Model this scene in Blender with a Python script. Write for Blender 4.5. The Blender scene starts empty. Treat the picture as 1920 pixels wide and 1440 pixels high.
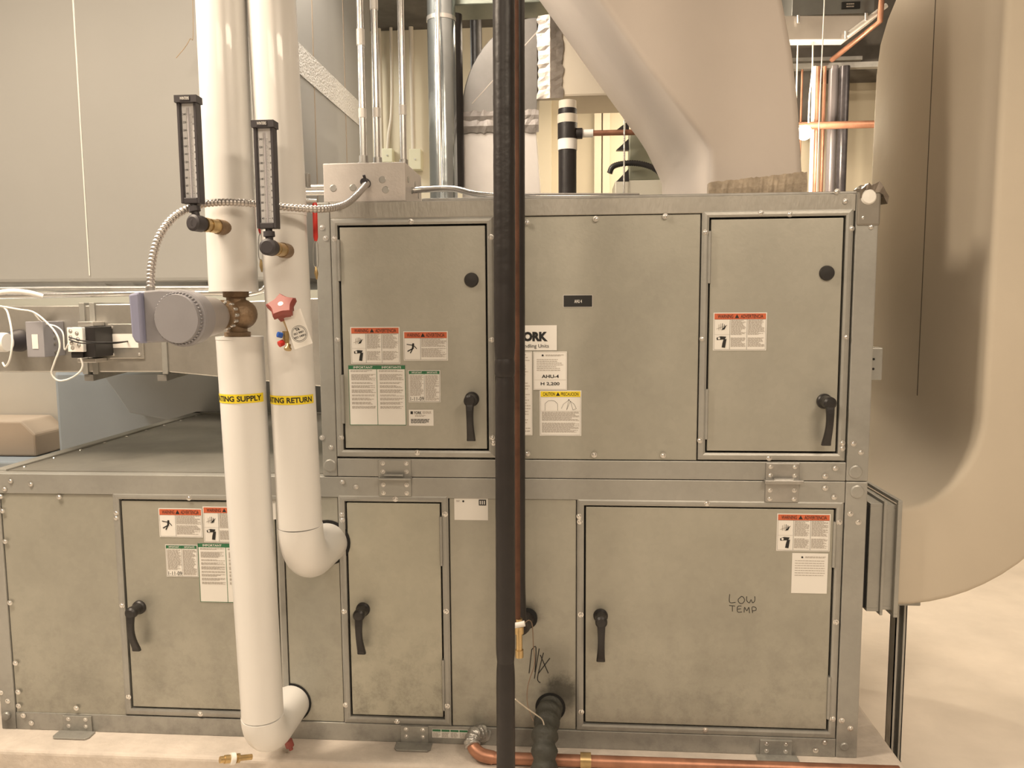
import bpy, math, random
from mathutils import Vector, Matrix

# ------------------------------------------------------------------ camera
scene = bpy.context.scene
col = scene.collection
random.seed(4)
FPX = 1443.0
PITCH, YAW, ROLL = math.radians(5.735), math.radians(4.127), math.radians(-0.379)
CAM = Vector((0.0, -2.15, 1.39))
fwd = Vector((-math.sin(YAW) * math.cos(PITCH), math.cos(YAW) * math.cos(PITCH), -math.sin(PITCH)))
r0 = Vector((math.cos(YAW), math.sin(YAW), 0))
u0 = r0.cross(fwd)
RGT = math.cos(ROLL) * r0 + math.sin(ROLL) * u0
UPV = -math.sin(ROLL) * r0 + math.cos(ROLL) * u0
cam = bpy.data.objects.new('camera', bpy.data.cameras.new('camera'))
col.objects.link(cam)
m = Matrix((RGT, UPV, -fwd)).transposed().to_4x4()
m.translation = CAM
cam.matrix_world = m
cam.data.sensor_width = 36
cam.data.lens = FPX / 1920 * 36
cam.data.clip_start = 0.05
scene.camera = cam

# ------------------------------------------------------------------ light
world = bpy.data.worlds.new('world')
scene.world = world
world.use_nodes = True
world.node_tree.nodes['Background'].inputs[0].default_value = (1.0, 0.86, 0.70, 1)
world.node_tree.nodes['Background'].inputs[1].default_value = 0.17
WARM = (1.0, 0.82, 0.62)


def area(name, loc, target, sx, sy, power, color=WARM):
    l = bpy.data.lights.new(name, 'AREA')
    l.shape = 'RECTANGLE'; l.size = sx; l.size_y = sy; l.energy = power; l.color = color
    o = bpy.data.objects.new(name, l); col.objects.link(o)
    o.location = loc
    o.rotation_euler = (Vector(target) - Vector(loc)).to_track_quat('-Z', 'Y').to_euler()
    return o


area('fluorescent_left', (-1.85, -0.80, 2.95), (-1.70, -0.75, 0.0), 0.25, 1.3, 112)
area('fluorescent_front', (1.3, -2.1, 2.95), (1.2, -2.0, 0.0), 1.2, 0.3, 70)
area('fluorescent_rear', (-0.4, -3.3, 2.95), (-0.4, -2.6, 0.0), 1.4, 0.5, 44)
area('fluorescent_aisle', (2.6, 0.6, 2.95), (2.4, 0.5, 0.0), 0.3, 1.2, 55)
area('fluorescent_over_cabinet', (-0.72, 0.42, 2.95), (-0.3, 0.6, 1.6), 0.9, 0.2, 30, (1.0, 0.88, 0.74))
area('added_far_left_fill', (-3.2, 0.9, 2.95), (-1.9, 1.3, 0.5), 0.3, 1.3, 75, (0.92, 0.92, 0.88))  # unseen fill light, added to brighten the low ducts at left
area('added_rear_fill', (0.25, 1.75, 2.95), (0.9, 1.2, 1.0), 0.9, 0.2, 50)  # added out of view to lift the beige duct's left face
area('fluorescent_back', (-2.0, 1.95, 2.95), (-1.8, 1.7, 0.0), 1.4, 0.2, 36, (0.98, 0.92, 0.80))
scene.view_settings.view_transform = 'Standard'
scene.view_settings.look = 'None'
scene.view_settings.gamma = 1
scene.view_settings.use_curve_mapping = False
scene.view_settings.exposure = -0.17


# ------------------------------------------------------------------ helpers
def at(px, py, Y):
    """world point at depth Y seen at pixel (px, py) of the 1920x1440 photograph"""
    d = fwd + (px - 960) / FPX * RGT - (py - 720) / FPX * UPV
    return CAM + d * ((Y - CAM.y) / d.y)


def ax(px, py, Y=0.0): return at(px, py, Y).x
def az(px, py, Y=0.0): return at(px, py, Y).z


MATS = {}


def mat(name, color, rough=0.5, metal=0.0, var=0.0, vscale=4.0, bump=0.0, bscale=40.0, emit=0.0, stretch=(1, 1, 1), coat=0.0):
    if name in MATS: return MATS[name]
    M = bpy.data.materials.new(name); M.use_nodes = True
    nt = M.node_tree; b = nt.nodes['Principled BSDF']
    b.inputs['Base Color'].default_value = (*color, 1)
    b.inputs['Roughness'].default_value = rough
    b.inputs['Metallic'].default_value = metal
    b.inputs['Coat Weight'].default_value = coat
    if emit:
        b.inputs['Emission Color'].default_value = (*color, 1)
        b.inputs['Emission Strength'].default_value = emit
    if var or bump:
        tc = nt.nodes.new('ShaderNodeNewGeometry')
        mp = nt.nodes.new('ShaderNodeMapping'); mp.inputs['Scale'].default_value = stretch
        nt.links.new(tc.outputs['Position'], mp.inputs['Vector'])
    if var:
        n = nt.nodes.new('ShaderNodeTexNoise'); n.inputs['Scale'].default_value = vscale
        n.inputs['Detail'].default_value = 6; n.inputs['Roughness'].default_value = 0.6
        nt.links.new(mp.outputs[0], n.inputs['Vector'])
        cr = nt.nodes.new('ShaderNodeMapRange')
        cr.inputs['From Min'].default_value = 0.3; cr.inputs['From Max'].default_value = 0.7
        cr.inputs['To Min'].default_value = 1 - var; cr.inputs['To Max'].default_value = 1 + var
        nt.links.new(n.outputs['Fac'], cr.inputs['Value'])
        mx = nt.nodes.new('ShaderNodeMix'); mx.data_type = 'RGBA'; mx.blend_type = 'MULTIPLY'
        mx.inputs[0].default_value = 1
        mx.inputs[6].default_value = (*color, 1)
        nt.links.new(cr.outputs[0], mx.inputs[7])
        nt.links.new(mx.outputs[2], b.inputs['Base Color'])
    if bump:
        n2 = nt.nodes.new('ShaderNodeTexNoise'); n2.inputs['Scale'].default_value = bscale
        n2.inputs['Detail'].default_value = 3
        nt.links.new(mp.outputs[0], n2.inputs['Vector'])
        bp = nt.nodes.new('ShaderNodeBump'); bp.inputs['Strength'].default_value = bump
        bp.inputs['Distance'].default_value = 0.01
        nt.links.new(n2.outputs['Fac'], bp.inputs['Height'])
        nt.links.new(bp.outputs[0], b.inputs['Normal'])
    MATS[name] = M
    return M


def galv(name, color=(0.395, 0.385, 0.335), rough=0.42, metal=0.42, bump=0.03, bscale=120, blotch=0.12, spots=(), dirt=None, stretch=(1, 1, 1)):
    """galvanised sheet: spangle, large blotches, optional grime spots (x, z, radius, strength) and a grimy lower zone"""
    M = mat(name, color, rough, metal, blotch, 3.2, bump, bscale, stretch=stretch)
    nt = M.node_tree; b = nt.nodes['Principled BSDF']
    geo = nt.nodes.new('ShaderNodeNewGeometry')
    vo = nt.nodes.new('ShaderNodeTexVoronoi'); vo.inputs['Scale'].default_value = 70
    nt.links.new(geo.outputs['Position'], vo.inputs['Vector'])
    mr = nt.nodes.new('ShaderNodeMapRange'); mr.inputs['To Min'].default_value = 0.975; mr.inputs['To Max'].default_value = 1.025
    nt.links.new(vo.outputs['Color'], mr.inputs['Value'])
    src = b.inputs['Base Color'].links[0].from_socket

    def mul(src, fac):
        mx = nt.nodes.new('ShaderNodeMix'); mx.data_type = 'RGBA'; mx.blend_type = 'MULTIPLY'
        mx.inputs[0].default_value = 1
        nt.links.new(src, mx.inputs[6]); nt.links.new(fac, mx.inputs[7])
        return mx.outputs[2]
    src = mul(src, mr.outputs[0])
    ns = nt.nodes.new('ShaderNodeTexNoise'); ns.inputs['Scale'].default_value = 14; ns.inputs['Detail'].default_value = 8
    ns.inputs['Roughness'].default_value = 0.75
    nt.links.new(geo.outputs['Position'], ns.inputs['Vector'])
    for (sx, sz, sr, st) in spots:
        vm = nt.nodes.new('ShaderNodeVectorMath'); vm.operation = 'DISTANCE'
        vm.inputs[1].default_value = (sx, 0, sz)
        nt.links.new(geo.outputs['Position'], vm.inputs[0])
        add = nt.nodes.new('ShaderNodeMath'); add.operation = 'MULTIPLY_ADD'
        add.inputs[1].default_value = sr * 1.6; add.inputs[2].default_value = -sr * 0.8
        nt.links.new(ns.outputs['Fac'], add.inputs[0])
        sub = nt.nodes.new('ShaderNodeMath'); sub.operation = 'ADD'
        nt.links.new(vm.outputs['Value'], sub.inputs[0]); nt.links.new(add.outputs[0], sub.inputs[1])
        m2 = nt.nodes.new('ShaderNodeMapRange'); m2.interpolation_type = 'SMOOTHSTEP'
        m2.inputs['From Min'].default_value = sr * 0.25; m2.inputs['From Max'].default_value = sr * 1.1
        m2.inputs['To Min'].default_value = 1 - st; m2.inputs['To Max'].default_value = 1
        nt.links.new(sub.outputs[0], m2.inputs['Value'])
        src = mul(src, m2.outputs[0])
    if dirt:
        z0, z1, st = dirt
        sp = nt.nodes.new('ShaderNodeSeparateXYZ'); nt.links.new(geo.outputs['Position'], sp.inputs[0])
        mh = nt.nodes.new('ShaderNodeMapRange')
        mh.inputs['From Min'].default_value = z1; mh.inputs['From Max'].default_value = z0
        nt.links.new(sp.outputs['Z'], mh.inputs['Value'])
        mn = nt.nodes.new('ShaderNodeMapRange')
        mn.inputs['From Min'].default_value = 0.46; mn.inputs['From Max'].default_value = 0.66
        nt.links.new(ns.outputs['Fac'], mn.inputs['Value'])
        mm = nt.nodes.new('ShaderNodeMath'); mm.operation = 'MULTIPLY'
        nt.links.new(mh.outputs[0], mm.inputs[0]); nt.links.new(mn.outputs[0], mm.inputs[1])
        mi = nt.nodes.new('ShaderNodeMapRange'); mi.inputs['To Min'].default_value = 1; mi.inputs['To Max'].default_value = 1 - st
        nt.links.new(mm.outputs[0], mi.inputs['Value'])
        src = mul(src, mi.outputs[0])
    nt.links.new(src, b.inputs['Base Color'])
    return M


class MB:
    def __init__(s): s.v = []; s.f = []; s.m = []; s.s = []

    def add(s, vs, fs, mi=0, sm=False):
        o = len(s.v); s.v += [Vector(p) for p in vs]
        for f in fs: s.f.append([o + i for i in f]); s.m.append(mi); s.s.append(sm)
        return s

    def box(s, x0, x1, y0, y1, z0, z1, mi=0):
        return s.add([(x0, y0, z0), (x1, y0, z0), (x1, y1, z0), (x0, y1, z0), (x0, y0, z1), (x1, y0, z1), (x1, y1, z1), (x0, y1, z1)],
                     [(0, 3, 2, 1), (4, 5, 6, 7), (0, 1, 5, 4), (1, 2, 6, 5), (2, 3, 7, 6), (3, 0, 4, 7)], mi)

    def prism(s, poly, a0, a1, plane='XZ', mi=0, sm=False):
        n = len(poly)
        def P(u, v, a):
            return {'XZ': (u, a, v), 'XY': (u, v, a), 'YZ': (a, u, v)}[plane]
        vs = [P(u, v, a0) for u, v in poly] + [P(u, v, a1) for u, v in poly]
        s.add(vs, [list(range(n))[::-1], list(range(n, 2 * n))], mi, False)
        o = len(s.v) - 2 * n
        for i in range(n):
            j = (i + 1) % n
            s.f.append([o + i, o + j, o + n + j, o + n + i]); s.m.append(mi); s.s.append(sm)
        return s

    def tube(s, pts, r, n=16, mi=0, caps=True, smooth=True):
        pts = [Vector(p) for p in pts]
        rr = r if isinstance(r, (list, tuple)) else [r] * len(pts)
        T = []
        for i in range(len(pts)):
            a = pts[max(i - 1, 0)]; b = pts[min(i + 1, len(pts) - 1)]
            t = (b - a)
            T.append(t.normalized() if t.length > 1e-9 else (T[-1] if T else Vector((0, 0, 1))))
        ref = Vector((0, 0, 1)) if abs(T[0].z) < 0.9 else Vector((1, 0, 0))
        N = (ref - T[0] * ref.dot(T[0])).normalized()
        vs = []
        for i, p in enumerate(pts):
            N = (N - T[i] * N.dot(T[i])).normalized()
            B = T[i].cross(N)
            for k in range(n):
                a = 2 * math.pi * k / n
                vs.append(p + (N * math.cos(a) + B * math.sin(a)) * rr[i])
        fs = []
        for i in range(len(pts) - 1):
            for k in range(n):
                k2 = (k + 1) % n
                fs.append((i * n + k, i * n + k2, (i + 1) * n + k2, (i + 1) * n + k))
        s.add(vs, fs, mi, smooth)
        if caps:
            s.add(vs[:n], [list(range(n))[::-1]], mi, False)
            s.add(vs[-n:], [list(range(n))], mi, False)
        return s

    def lathe(s, p, d, prof, n=24, mi=0, smooth=True):
        """profile of (distance along d, radius) round the axis p + t d; doubled points make crisp edges"""
        p = Vector(p); d = Vector(d).normalized()
        ref = Vector((0, 0, 1)) if abs(d.z) < 0.9 else Vector((1, 0, 0))
        N = (ref - d * ref.dot(d)).normalized(); B = d.cross(N)
        for (t0, ra), (t1, rb) in zip(prof[:-1], prof[1:]):
            vs = []
            for t, r in ((t0, ra), (t1, rb)):
                for k in range(n):
                    a = 2 * math.pi * k / n
                    vs.append(p + d * t + (N * math.cos(a) + B * math.sin(a)) * r)
            s.add(vs, [(k, (k + 1) % n, n + (k + 1) % n, n + k) for k in range(n)], mi, smooth)
        for t, r, rev in ((prof[0][0], prof[0][1], True), (prof[-1][0], prof[-1][1], False)):
            if r > 1e-4:
                vs = [p + d * t + (N * math.cos(2 * math.pi * k / n) + B * math.sin(2 * math.pi * k / n)) * r for k in range(n)]
                f = list(range(n)); s.add(vs, [f[::-1] if rev else f], mi)
        return s

    def loft(s, rings, mi=0, smooth=False, caps=True):
        n = len(rings[0]); vs = [p for r in rings for p in r]
        fs = [(i * n + k, i * n + (k + 1) % n, (i + 1) * n + (k + 1) % n, (i + 1) * n + k) for i in range(len(rings) - 1) for k in range(n)]
        if caps and not smooth: fs += [list(range(n))[::-1], [(len(rings) - 1) * n + k for k in range(n)]]
        s.add(vs, fs, mi, smooth)
        if caps and smooth:
            s.add(rings[0], [list(range(n))[::-1]], mi, False); s.add(rings[-1], [list(range(n))], mi, False)
        return s

    def sphere(s, c, r, n=16, mi=0, sc=(1, 1, 1)):
        c = Vector(c); rings = []
        for i in range(1, n // 2):
            a = math.pi * i / (n // 2)
            rings.append([c + Vector((math.sin(a) * math.cos(2 * math.pi * k / n) * r * sc[0], math.sin(a) * math.sin(2 * math.pi * k / n) * r * sc[1], math.cos(a) * r * sc[2])) for k in range(n)])
        s.loft(rings, mi, True, True); return s

    def build(s, name, mats, parent=None, bevel=0.0, seg=2, origin=None):
        if not isinstance(mats, (list, tuple)): mats = [mats]
        lo = Vector([min(p[i] for p in s.v) for i in range(3)]); hi = Vector([max(p[i] for p in s.v) for i in range(3)])
        c = Vector(origin) if origin is not None else (Vector(((lo.x + hi.x) / 2, (lo.y + hi.y) / 2, lo.z)))
        me = bpy.data.meshes.new(name)
        me.from_pydata([p - c for p in s.v], [], s.f)
        for mt in mats: me.materials.append(mt)
        me.polygons.foreach_set('material_index', s.m); me.polygons.foreach_set('use_smooth', s.s)
        me.update()
        o = bpy.data.objects.new(name, me); col.objects.link(o)
        put(o, c, parent)
        if bevel:
            b = o.modifiers.new('bevel', 'BEVEL'); b.width = bevel; b.segments = seg; b.limit_method = 'ANGLE'; b.angle_limit = math.radians(40)
        return o


W = {}


def put(o, c, parent):
    c = Vector(c)
    if parent is not None:
        o.parent = parent; o.location = c - W[parent.name]
    else:
        o.location = c
    W[o.name] = c


def thing(name, label, cat, loc, group=None):
    o = bpy.data.objects.new(name, None); col.objects.link(o); o.empty_display_size = 0.05
    put(o, loc, None); tag(o, label, cat, group); return o


def tag(o, label, cat, group=None, kind=None):
    o['label'] = label; o['category'] = cat
    if group: o['group'] = group
    if kind: o['kind'] = kind
    return o


def struct(o): o['kind'] = 'structure'; return o


def fillet(pts, r, n=8):
    pts = [Vector(p) for p in pts]; out = [pts[0]]
    for i in range(1, len(pts) - 1):
        a = (pts[i - 1] - pts[i]); b = (pts[i + 1] - pts[i])
        rr = min(r, a.length * 0.49, b.length * 0.49)
        p0 = pts[i] + a.normalized() * rr; p1 = pts[i] + b.normalized() * rr
        for k in range(n + 1):
            t = k / n
            out.append(p0 * (1 - t) ** 2 + pts[i] * 2 * t * (1 - t) + p1 * t * t)
    out.append(pts[-1]); return out


def smoothpath(pts, k=8):
    pts = [Vector(p) for p in pts]; P = [pts[0]] + pts + [pts[-1]]; out = []
    for i in range(1, len(P) - 2):
        for j in range(k):
            t = j / k
            out.append(0.5 * ((2 * P[i]) + (P[i + 1] - P[i - 1]) * t + (2 * P[i - 1] - 5 * P[i] + 4 * P[i + 1] - P[i + 2]) * t * t + (-P[i - 1] + 3 * P[i] - 3 * P[i + 1] + P[i + 2]) * t ** 3))
    out.append(pts[-1]); return out


TC = {}


def text2d(body, bold=0.0):
    k = (body, bold)
    if k in TC: return TC[k]
    c = bpy.data.curves.new('txt', 'FONT'); c.body = body; c.size = 1; c.offset = bold; c.resolution_u = 3
    o = bpy.data.objects.new('txt', c); col.objects.link(o)
    dg = bpy.context.evaluated_depsgraph_get(); dg.update()
    me = o.evaluated_get(dg).to_mesh()
    v = [(p.co.x, p.co.y) for p in me.vertices]; f = [list(p.vertices) for p in me.polygons]
    o.evaluated_get(dg).to_mesh_clear()
    bpy.data.objects.remove(o); bpy.data.curves.remove(c)
    x0 = min(a for a, _ in v); x1 = max(a for a, _ in v); y0 = min(b for _, b in v); y1 = max(b for _, b in v)
    TC[k] = ([((a - x0) / (x1 - x0), (b - y0) / (y1 - y0)) for a, b in v], f)
    return TC[k]


def add_text(mb, body, x0, x1, z0, z1, Y, mi, bold=0.0, fn=None):
    v, f = text2d(body, bold)
    fn = fn or (lambda x, z: (x, Y, z))
    mb.add([fn(x0 + a * (x1 - x0), z0 + b * (z1 - z0)) for a, b in v], f, mi)


# ------------------------------------------------------------------ materials
G_up = galv('galvanised_upper')
G_rail = galv('galvanised_rail', (0.365, 0.36, 0.335), bump=0.05, bscale=90, spots=[(-1.72, 0.12, 0.05, 0.4)], dirt=(0.04, 0.30, 0.35))
G_ham = galv('galvanised_hammered', (0.385, 0.37, 0.335), rough=0.36, bump=0.10, bscale=85, stretch=(1.5, 1, 0.5))
G_door = galv('galvanised_door', (0.42, 0.41, 0.36), blotch=0.09)
G_low = galv('galvanised_lower', (0.385, 0.375, 0.325), blotch=0.13, dirt=(0.05, 0.6, 0.30),
             spots=[(ax(1055, 1300), az(1055, 1300), 0.075, 0.75), (ax(990, 1150), az(990, 1150), 0.05, 0.5), (ax(1040, 1245), az(1040, 1245), 0.09, 0.3)])
G_dirty = galv('galvanised_door_worn', (0.43, 0.42, 0.355), blotch=0.14, dirt=(0.10, 0.55, 0.5),
               spots=[(ax(672, 1160), az(672, 1160), 0.035, 0.5)])
G_duct = galv('galvanised_duct', (0.62, 0.60, 0.56), rough=0.28, metal=0.8, blotch=0.2, bump=0.25, bscale=14)
G_dark = galv('galvanised_topsheet', (0.27, 0.26, 0.235), rough=0.4, metal=0.5, blotch=0.25, bump=0.2, bscale=8)
zinc = mat('zinc_screw', (0.75, 0.73, 0.70), 0.28, 0.9)
steel = mat('emt_steel', (0.72, 0.71, 0.69), 0.25, 0.9, 0.06, 20)
steeld = mat('dull_steel', (0.42, 0.41, 0.39), 0.4, 0.8, 0.15, 20)
gasket = mat('black_gasket', (0.012, 0.012, 0.012), 0.9)
blackp = mat('black_plastic', (0.02, 0.018, 0.018), 0.42)
charc = mat('charcoal_case', (0.045, 0.04, 0.045), 0.5)
white = mat('white_pvc', (0.77, 0.76, 0.74), 0.3, 0, 0.02, 3, coat=0.2)
foam = mat('black_foam', (0.016, 0.013, 0.013), 0.45, 0, 0.25, 12, 0.25, 26)
foamwrap = mat('black_tape_wrap', (0.05, 0.05, 0.042), 0.6, 0, 0.3, 14, 0.6, 40)
copper = mat('copper', (0.40, 0.20, 0.13), 0.45, 0.7, 0.4, 8)
copperd = mat('tarnished_copper', (0.11, 0.05, 0.03), 0.55, 0.4, 0.4, 12)
brass = mat('brass', (0.55, 0.40, 0.20), 0.35, 0.85, 0.2, 30)
bronze = mat('bronze_casting', (0.24, 0.165, 0.10), 0.5, 0.45, 0.25, 25, 0.3, 90)
canvas = mat('canvas_duct_wrap', (0.55, 0.49, 0.40), 0.75, 0, 0.04, 2, 0.15, 10)
canvasw = mat('white_canvas_wrap', (0.56, 0.50, 0.45), 0.6, 0, 0.035, 2.5, 0.25, 7)
painted = mat('grey_duct_wrap', (0.26, 0.256, 0.243), 0.7, 0, 0.03, 1.5, 0.1, 6)
bluew = mat('blue_grey_wrap', (0.42, 0.44, 0.44), 0.5, 0, 0.05, 3, 0.1, 8)
foil = mat('foil_tape', (0.50, 0.49, 0.47), 0.33, 0.75, 0.3, 30, 0.8, 60)
conc = mat('painted_concrete', (0.66, 0.60, 0.53), 0.65, 0, 0.10, 3, 0.15, 30)
padm = mat('pad_concrete', (0.60, 0.54, 0.48), 0.75, 0, 0.14, 9, 0.35, 50)
wallm = mat('cream_wall', (0.66, 0.60, 0.47), 0.7, 0, 0.03, 2)
walld = mat('room_wall', (0.55, 0.52, 0.47), 0.8, 0, 0.03, 2)
ceilm = mat('dark_deck', (0.10, 0.09, 0.08), 0.8, 0, 0.3, 6)
lilac = mat('lilac_plastic', (0.27, 0.28, 0.40), 0.45)
greyp = mat('grey_plastic', (0.28, 0.275, 0.295), 0.42, 0, 0.05, 10)
paper = mat('label_white', (0.78, 0.76, 0.72), 0.45)
orange = mat('label_orange', (0.58, 0.13, 0.055), 0.5)
green = mat('label_green', (0.03, 0.16, 0.07), 0.5)
yellow = mat('label_yellow', (0.85, 0.66, 0.03), 0.45)
ink = mat('label_black', (0.015, 0.015, 0.015), 0.5)
micro = mat('label_print_grey', (0.42, 0.38, 0.34), 0.6)
red = mat('red_vinyl', (0.62, 0.04, 0.03), 0.35)
redm = mat('red_handwheel', (0.26, 0.06, 0.05), 0.5)
blue = mat('blue_plastic', (0.03, 0.12, 0.5), 0.4)
wirew = mat('white_wire', (0.82, 0.80, 0.76), 0.5)
SL = [paper, orange, green, yellow, ink, micro]   # 0..5

# ------------------------------------------------------------------ room
CEIL = 3.08
struct(MB().box(-5, 5, -5.5, 2.7, -0.1, 0).build('floor', conc))
struct(MB().box(-5, 5, -5.5, 2.7, CEIL, CEIL + 0.1).build('ceiling', ceilm))
struct(MB().box(-5, 5, 2.7, 2.8, 0, CEIL).build('wall_back', wallm))
struct(MB().box(-5.1, -5, -5.5, 2.8, 0, CEIL).build('wall_left', walld))
struct(MB().box(5, 5.1, -5.5, 2.8, 0, CEIL).build('wall_right', walld))
struct(MB().box(-5, 5, -5.6, -5.5, 0, CEIL).build('wall_front', walld))

PADZ = 0.10
o = MB().box(-2.4, 0.947, -0.115, 1.5, 0, PADZ).build('concrete_pad', padm, bevel=0.012, seg=3)
tag(o, 'long low concrete plinth under the galvanised air handling cabinets', 'concrete pad')

# ------------------------------------------------------------------ stickers
YF = -0.0012


def rect(px0, py0, px1, py1, Y=0.0):
    return (ax(px0, (py0 + py1) / 2, Y), ax(px1, (py0 + py1) / 2, Y), az((px0 + px1) / 2, py1, Y), az((px0 + px1) / 2, py0, Y))


def rq(mb, x0, x1, z0, z1, Y, mi):
    mb.add([(x0, Y, z0), (x1, Y, z0), (x1, Y, z1), (x0, Y, z1)], [(0, 1, 2, 3)], mi)


def lines(mb, x0, x1, z0, z1, Y, mi=5, pitch=0.0026, fill=0.55, gaps=()):
    z = z1; n = 0
    while z - pitch * fill > z0:
        if n not in gaps:
            end = x1 - (random.random() ** 2) * (x1 - x0) * 0.35
            x = x0
            while x < end - 0.001:
                w = min(random.uniform(0.0035, 0.010), end - x)
                rq(mb, x, x + w, z - pitch * fill, z, Y, mi)
                x += w + 0.0012
        z -= pitch; n += 1


def sticker(parent, kind, r, Y, name, hand=False):
    x0, x1, z0, z1 = r; w = x1 - x0; h = z1 - z0
    mb = MB(); mb.box(x0, x1, Y, Y + 0.0007, z0, z1, 0)
    a, b, c = Y - 0.0003, Y - 0.0006, Y - 0.0009
    bw = 0.0007
    def frame(xa, xb, za, zb, mi=4, t=bw):
        rq(mb, xa, xb, za, za + t, b, mi); rq(mb, xa, xb, zb - t, zb, b, mi)
        rq(mb, xa, xa + t, za, zb, b, mi); rq(mb, xb - t, xb, za, zb, b, mi)
    def tri(cx, cz, s, mi=4):
        mb.add([(cx - s, b, cz - s * 0.8), (cx + s, b, cz - s * 0.8), (cx, b, cz + s)], [(0, 1, 2)], mi)
    mg = 0.0025
    if kind in ('pinch', 'person', 'caution'):
        hh = h * (0.15 if kind == 'pinch' else 0.2) if kind != 'caution' else h * 0.12
        hm = 3 if kind == 'caution' else 1
        rq(mb, x0 + mg, x1 - mg, z1 - mg - hh, z1 - mg, a, hm)
        tl, tr = ('CAUTION', 'PRECAUCION') if kind == 'caution' else ('WARNING', 'ADVERTENCIA')
        cx = x0 + w * 0.44
        add_text(mb, tl, x0 + w * 0.08, x0 + w * 0.37, z1 - mg - hh * 0.82, z1 - mg - hh * 0.18, b, 4, 0.01)
        add_text(mb, tr, x0 + w * 0.51, x0 + w * 0.93, z1 - mg - hh * 0.82, z1 - mg - hh * 0.18, b, 4, 0.01)
        tri(cx, z1 - mg - hh * 0.52, hh * 0.38)
        zt = z1 - mg - hh
    if kind == 'pinch':
        c1 = x0 + w * 0.31; c2 = x0 + w * 0.63
        frame(x0 + mg, x1 - mg, z0 + mg, zt, 4, 0.0005)
        rq(mb, c1, c1 + bw, z0 + mg, zt, b, 4); rq(mb, c2, c2 + bw, z0 + mg, zt, b, 4)
        zm = z0 + h * 0.42; rq(mb, x0 + mg, c1, zm, zm + 0.0005, b, 5)
        # fan-wheel and hand pictogram above, belt-and-hand pictogram below
        u = w * 0.02
        cx = x0 + w * 0.16; cz = z0 + h * 0.62
        for k in range(4):
            rq(mb, cx - 3 * u + k * 1.7 * u, cx - 2.5 * u + k * 1.7 * u, cz - 3 * u + k * 0.4 * u, cz + (4 - abs(k - 1.5)) * u, b, 4 if k > 1 else 5)
        mb.add([(cx - 0.5 * u, c, cz - 3 * u), (cx + 2.6 * u, c, cz - 2.2 * u), (cx + 4.5 * u, c, cz + 2 * u), (cx + 1.5 * u, c, cz - 0.5 * u)], [(0, 1, 2, 3)], 4)
        mb.add([(cx - 5 * u, b, cz - 2 * u), (cx + 5 * u, b, cz + 1.5 * u), (cx + 5 * u, b, cz + 2 * u), (cx - 5 * u, b, cz - 1.5 * u)], [(0, 1, 2, 3)], 5)
        cz = z0 + h * 0.25
        mb.add([(cx - 4.5 * u, c, cz + 1.0 * u), (cx + 3 * u, c, cz + 1.6 * u), (cx + 4.2 * u, c, cz + 4.2 * u), (cx - 1 * u, c, cz + 4.6 * u), (cx - 4.8 * u, c, cz + 3.2 * u)], [(0, 1, 2, 3, 4)], 4)
        mb.add([(cx + 0.2 * u, c, cz - 6 * u), (cx + 3.4 * u, c, cz - 6.4 * u), (cx + 4.6 * u, c, cz + 2 * u), (cx + 1.8 * u, c, cz + 1.6 * u), (cx + 0.8 * u, c, cz - 2 * u)], [(0, 1, 2, 3, 4)], 4)
        mb.lathe((cx - 2.5 * u, b, cz + 2.6 * u), (0, -1, 0), [(0, 1.1 * u), (0.0005, 1.1 * u)], 10, 0)
        for (xa, xb) in ((c1, c2), (c2, x1 - mg)):
            lines(mb, xa + 0.003, xb - 0.003, z0 + h * 0.40, zt - 0.002, b)
            lines(mb, xa + 0.003, xb - 0.003, z0 + h * 0.08, z0 + h * 0.34, b)
    elif kind == 'person':
        c1 = x0 + w * 0.38
        frame(x0 + mg, x1 - mg, z0 + mg, zt, 4, 0.0005); rq(mb, c1, c1 + bw, z0 + mg, zt, b, 4)
        cx = x0 + w * 0.20; cz = z0 + h * 0.40; u = w * 0.016
        mb.lathe((cx + 1.2 * u, b, cz + 6.5 * u), (0, -1, 0), [(0, 1.5 * u), (0.0004, 1.5 * u)], 12, 4)
        def limb(xa, za, xb, zb, t):
            d = Vector((xb - xa, 0, zb - za)).normalized(); nn = Vector((-d.z, 0, d.x)) * t * 0.5 * u
            A = Vector((cx + xa * u, c, cz + za * u)); B = Vector((cx + xb * u, c, cz + zb * u))
            mb.add([A - nn, B - nn, B + nn, A + nn], [(0, 1, 2, 3)], 4)
        limb(1, 5.5, 0.5, 0, 2.6); limb(1, 5, -8, 6.5, 1.1); limb(1.5, 5, 5, 1.5, 1.1); limb(5, 1.5, 6, 0, 1.0)
        limb(0.5, 0.5, -3, -6, 1.5); limb(0.5, 0.5, -7, -3.5, 1.5)
        lines(mb, c1 + 0.003, x1 - mg - 0.002, z0 + h * 0.46, zt - 0.002, b)
        lines(mb, c1 + 0.003, x1 - mg - 0.002, z0 + h * 0.10, z0 + h * 0.42, b)
    elif kind == 'caution':
        zc = z0 + h * 0.56
        frame(x0 + mg, x1 - mg, z0 + mg, zt, 4, 0.0004)
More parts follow.
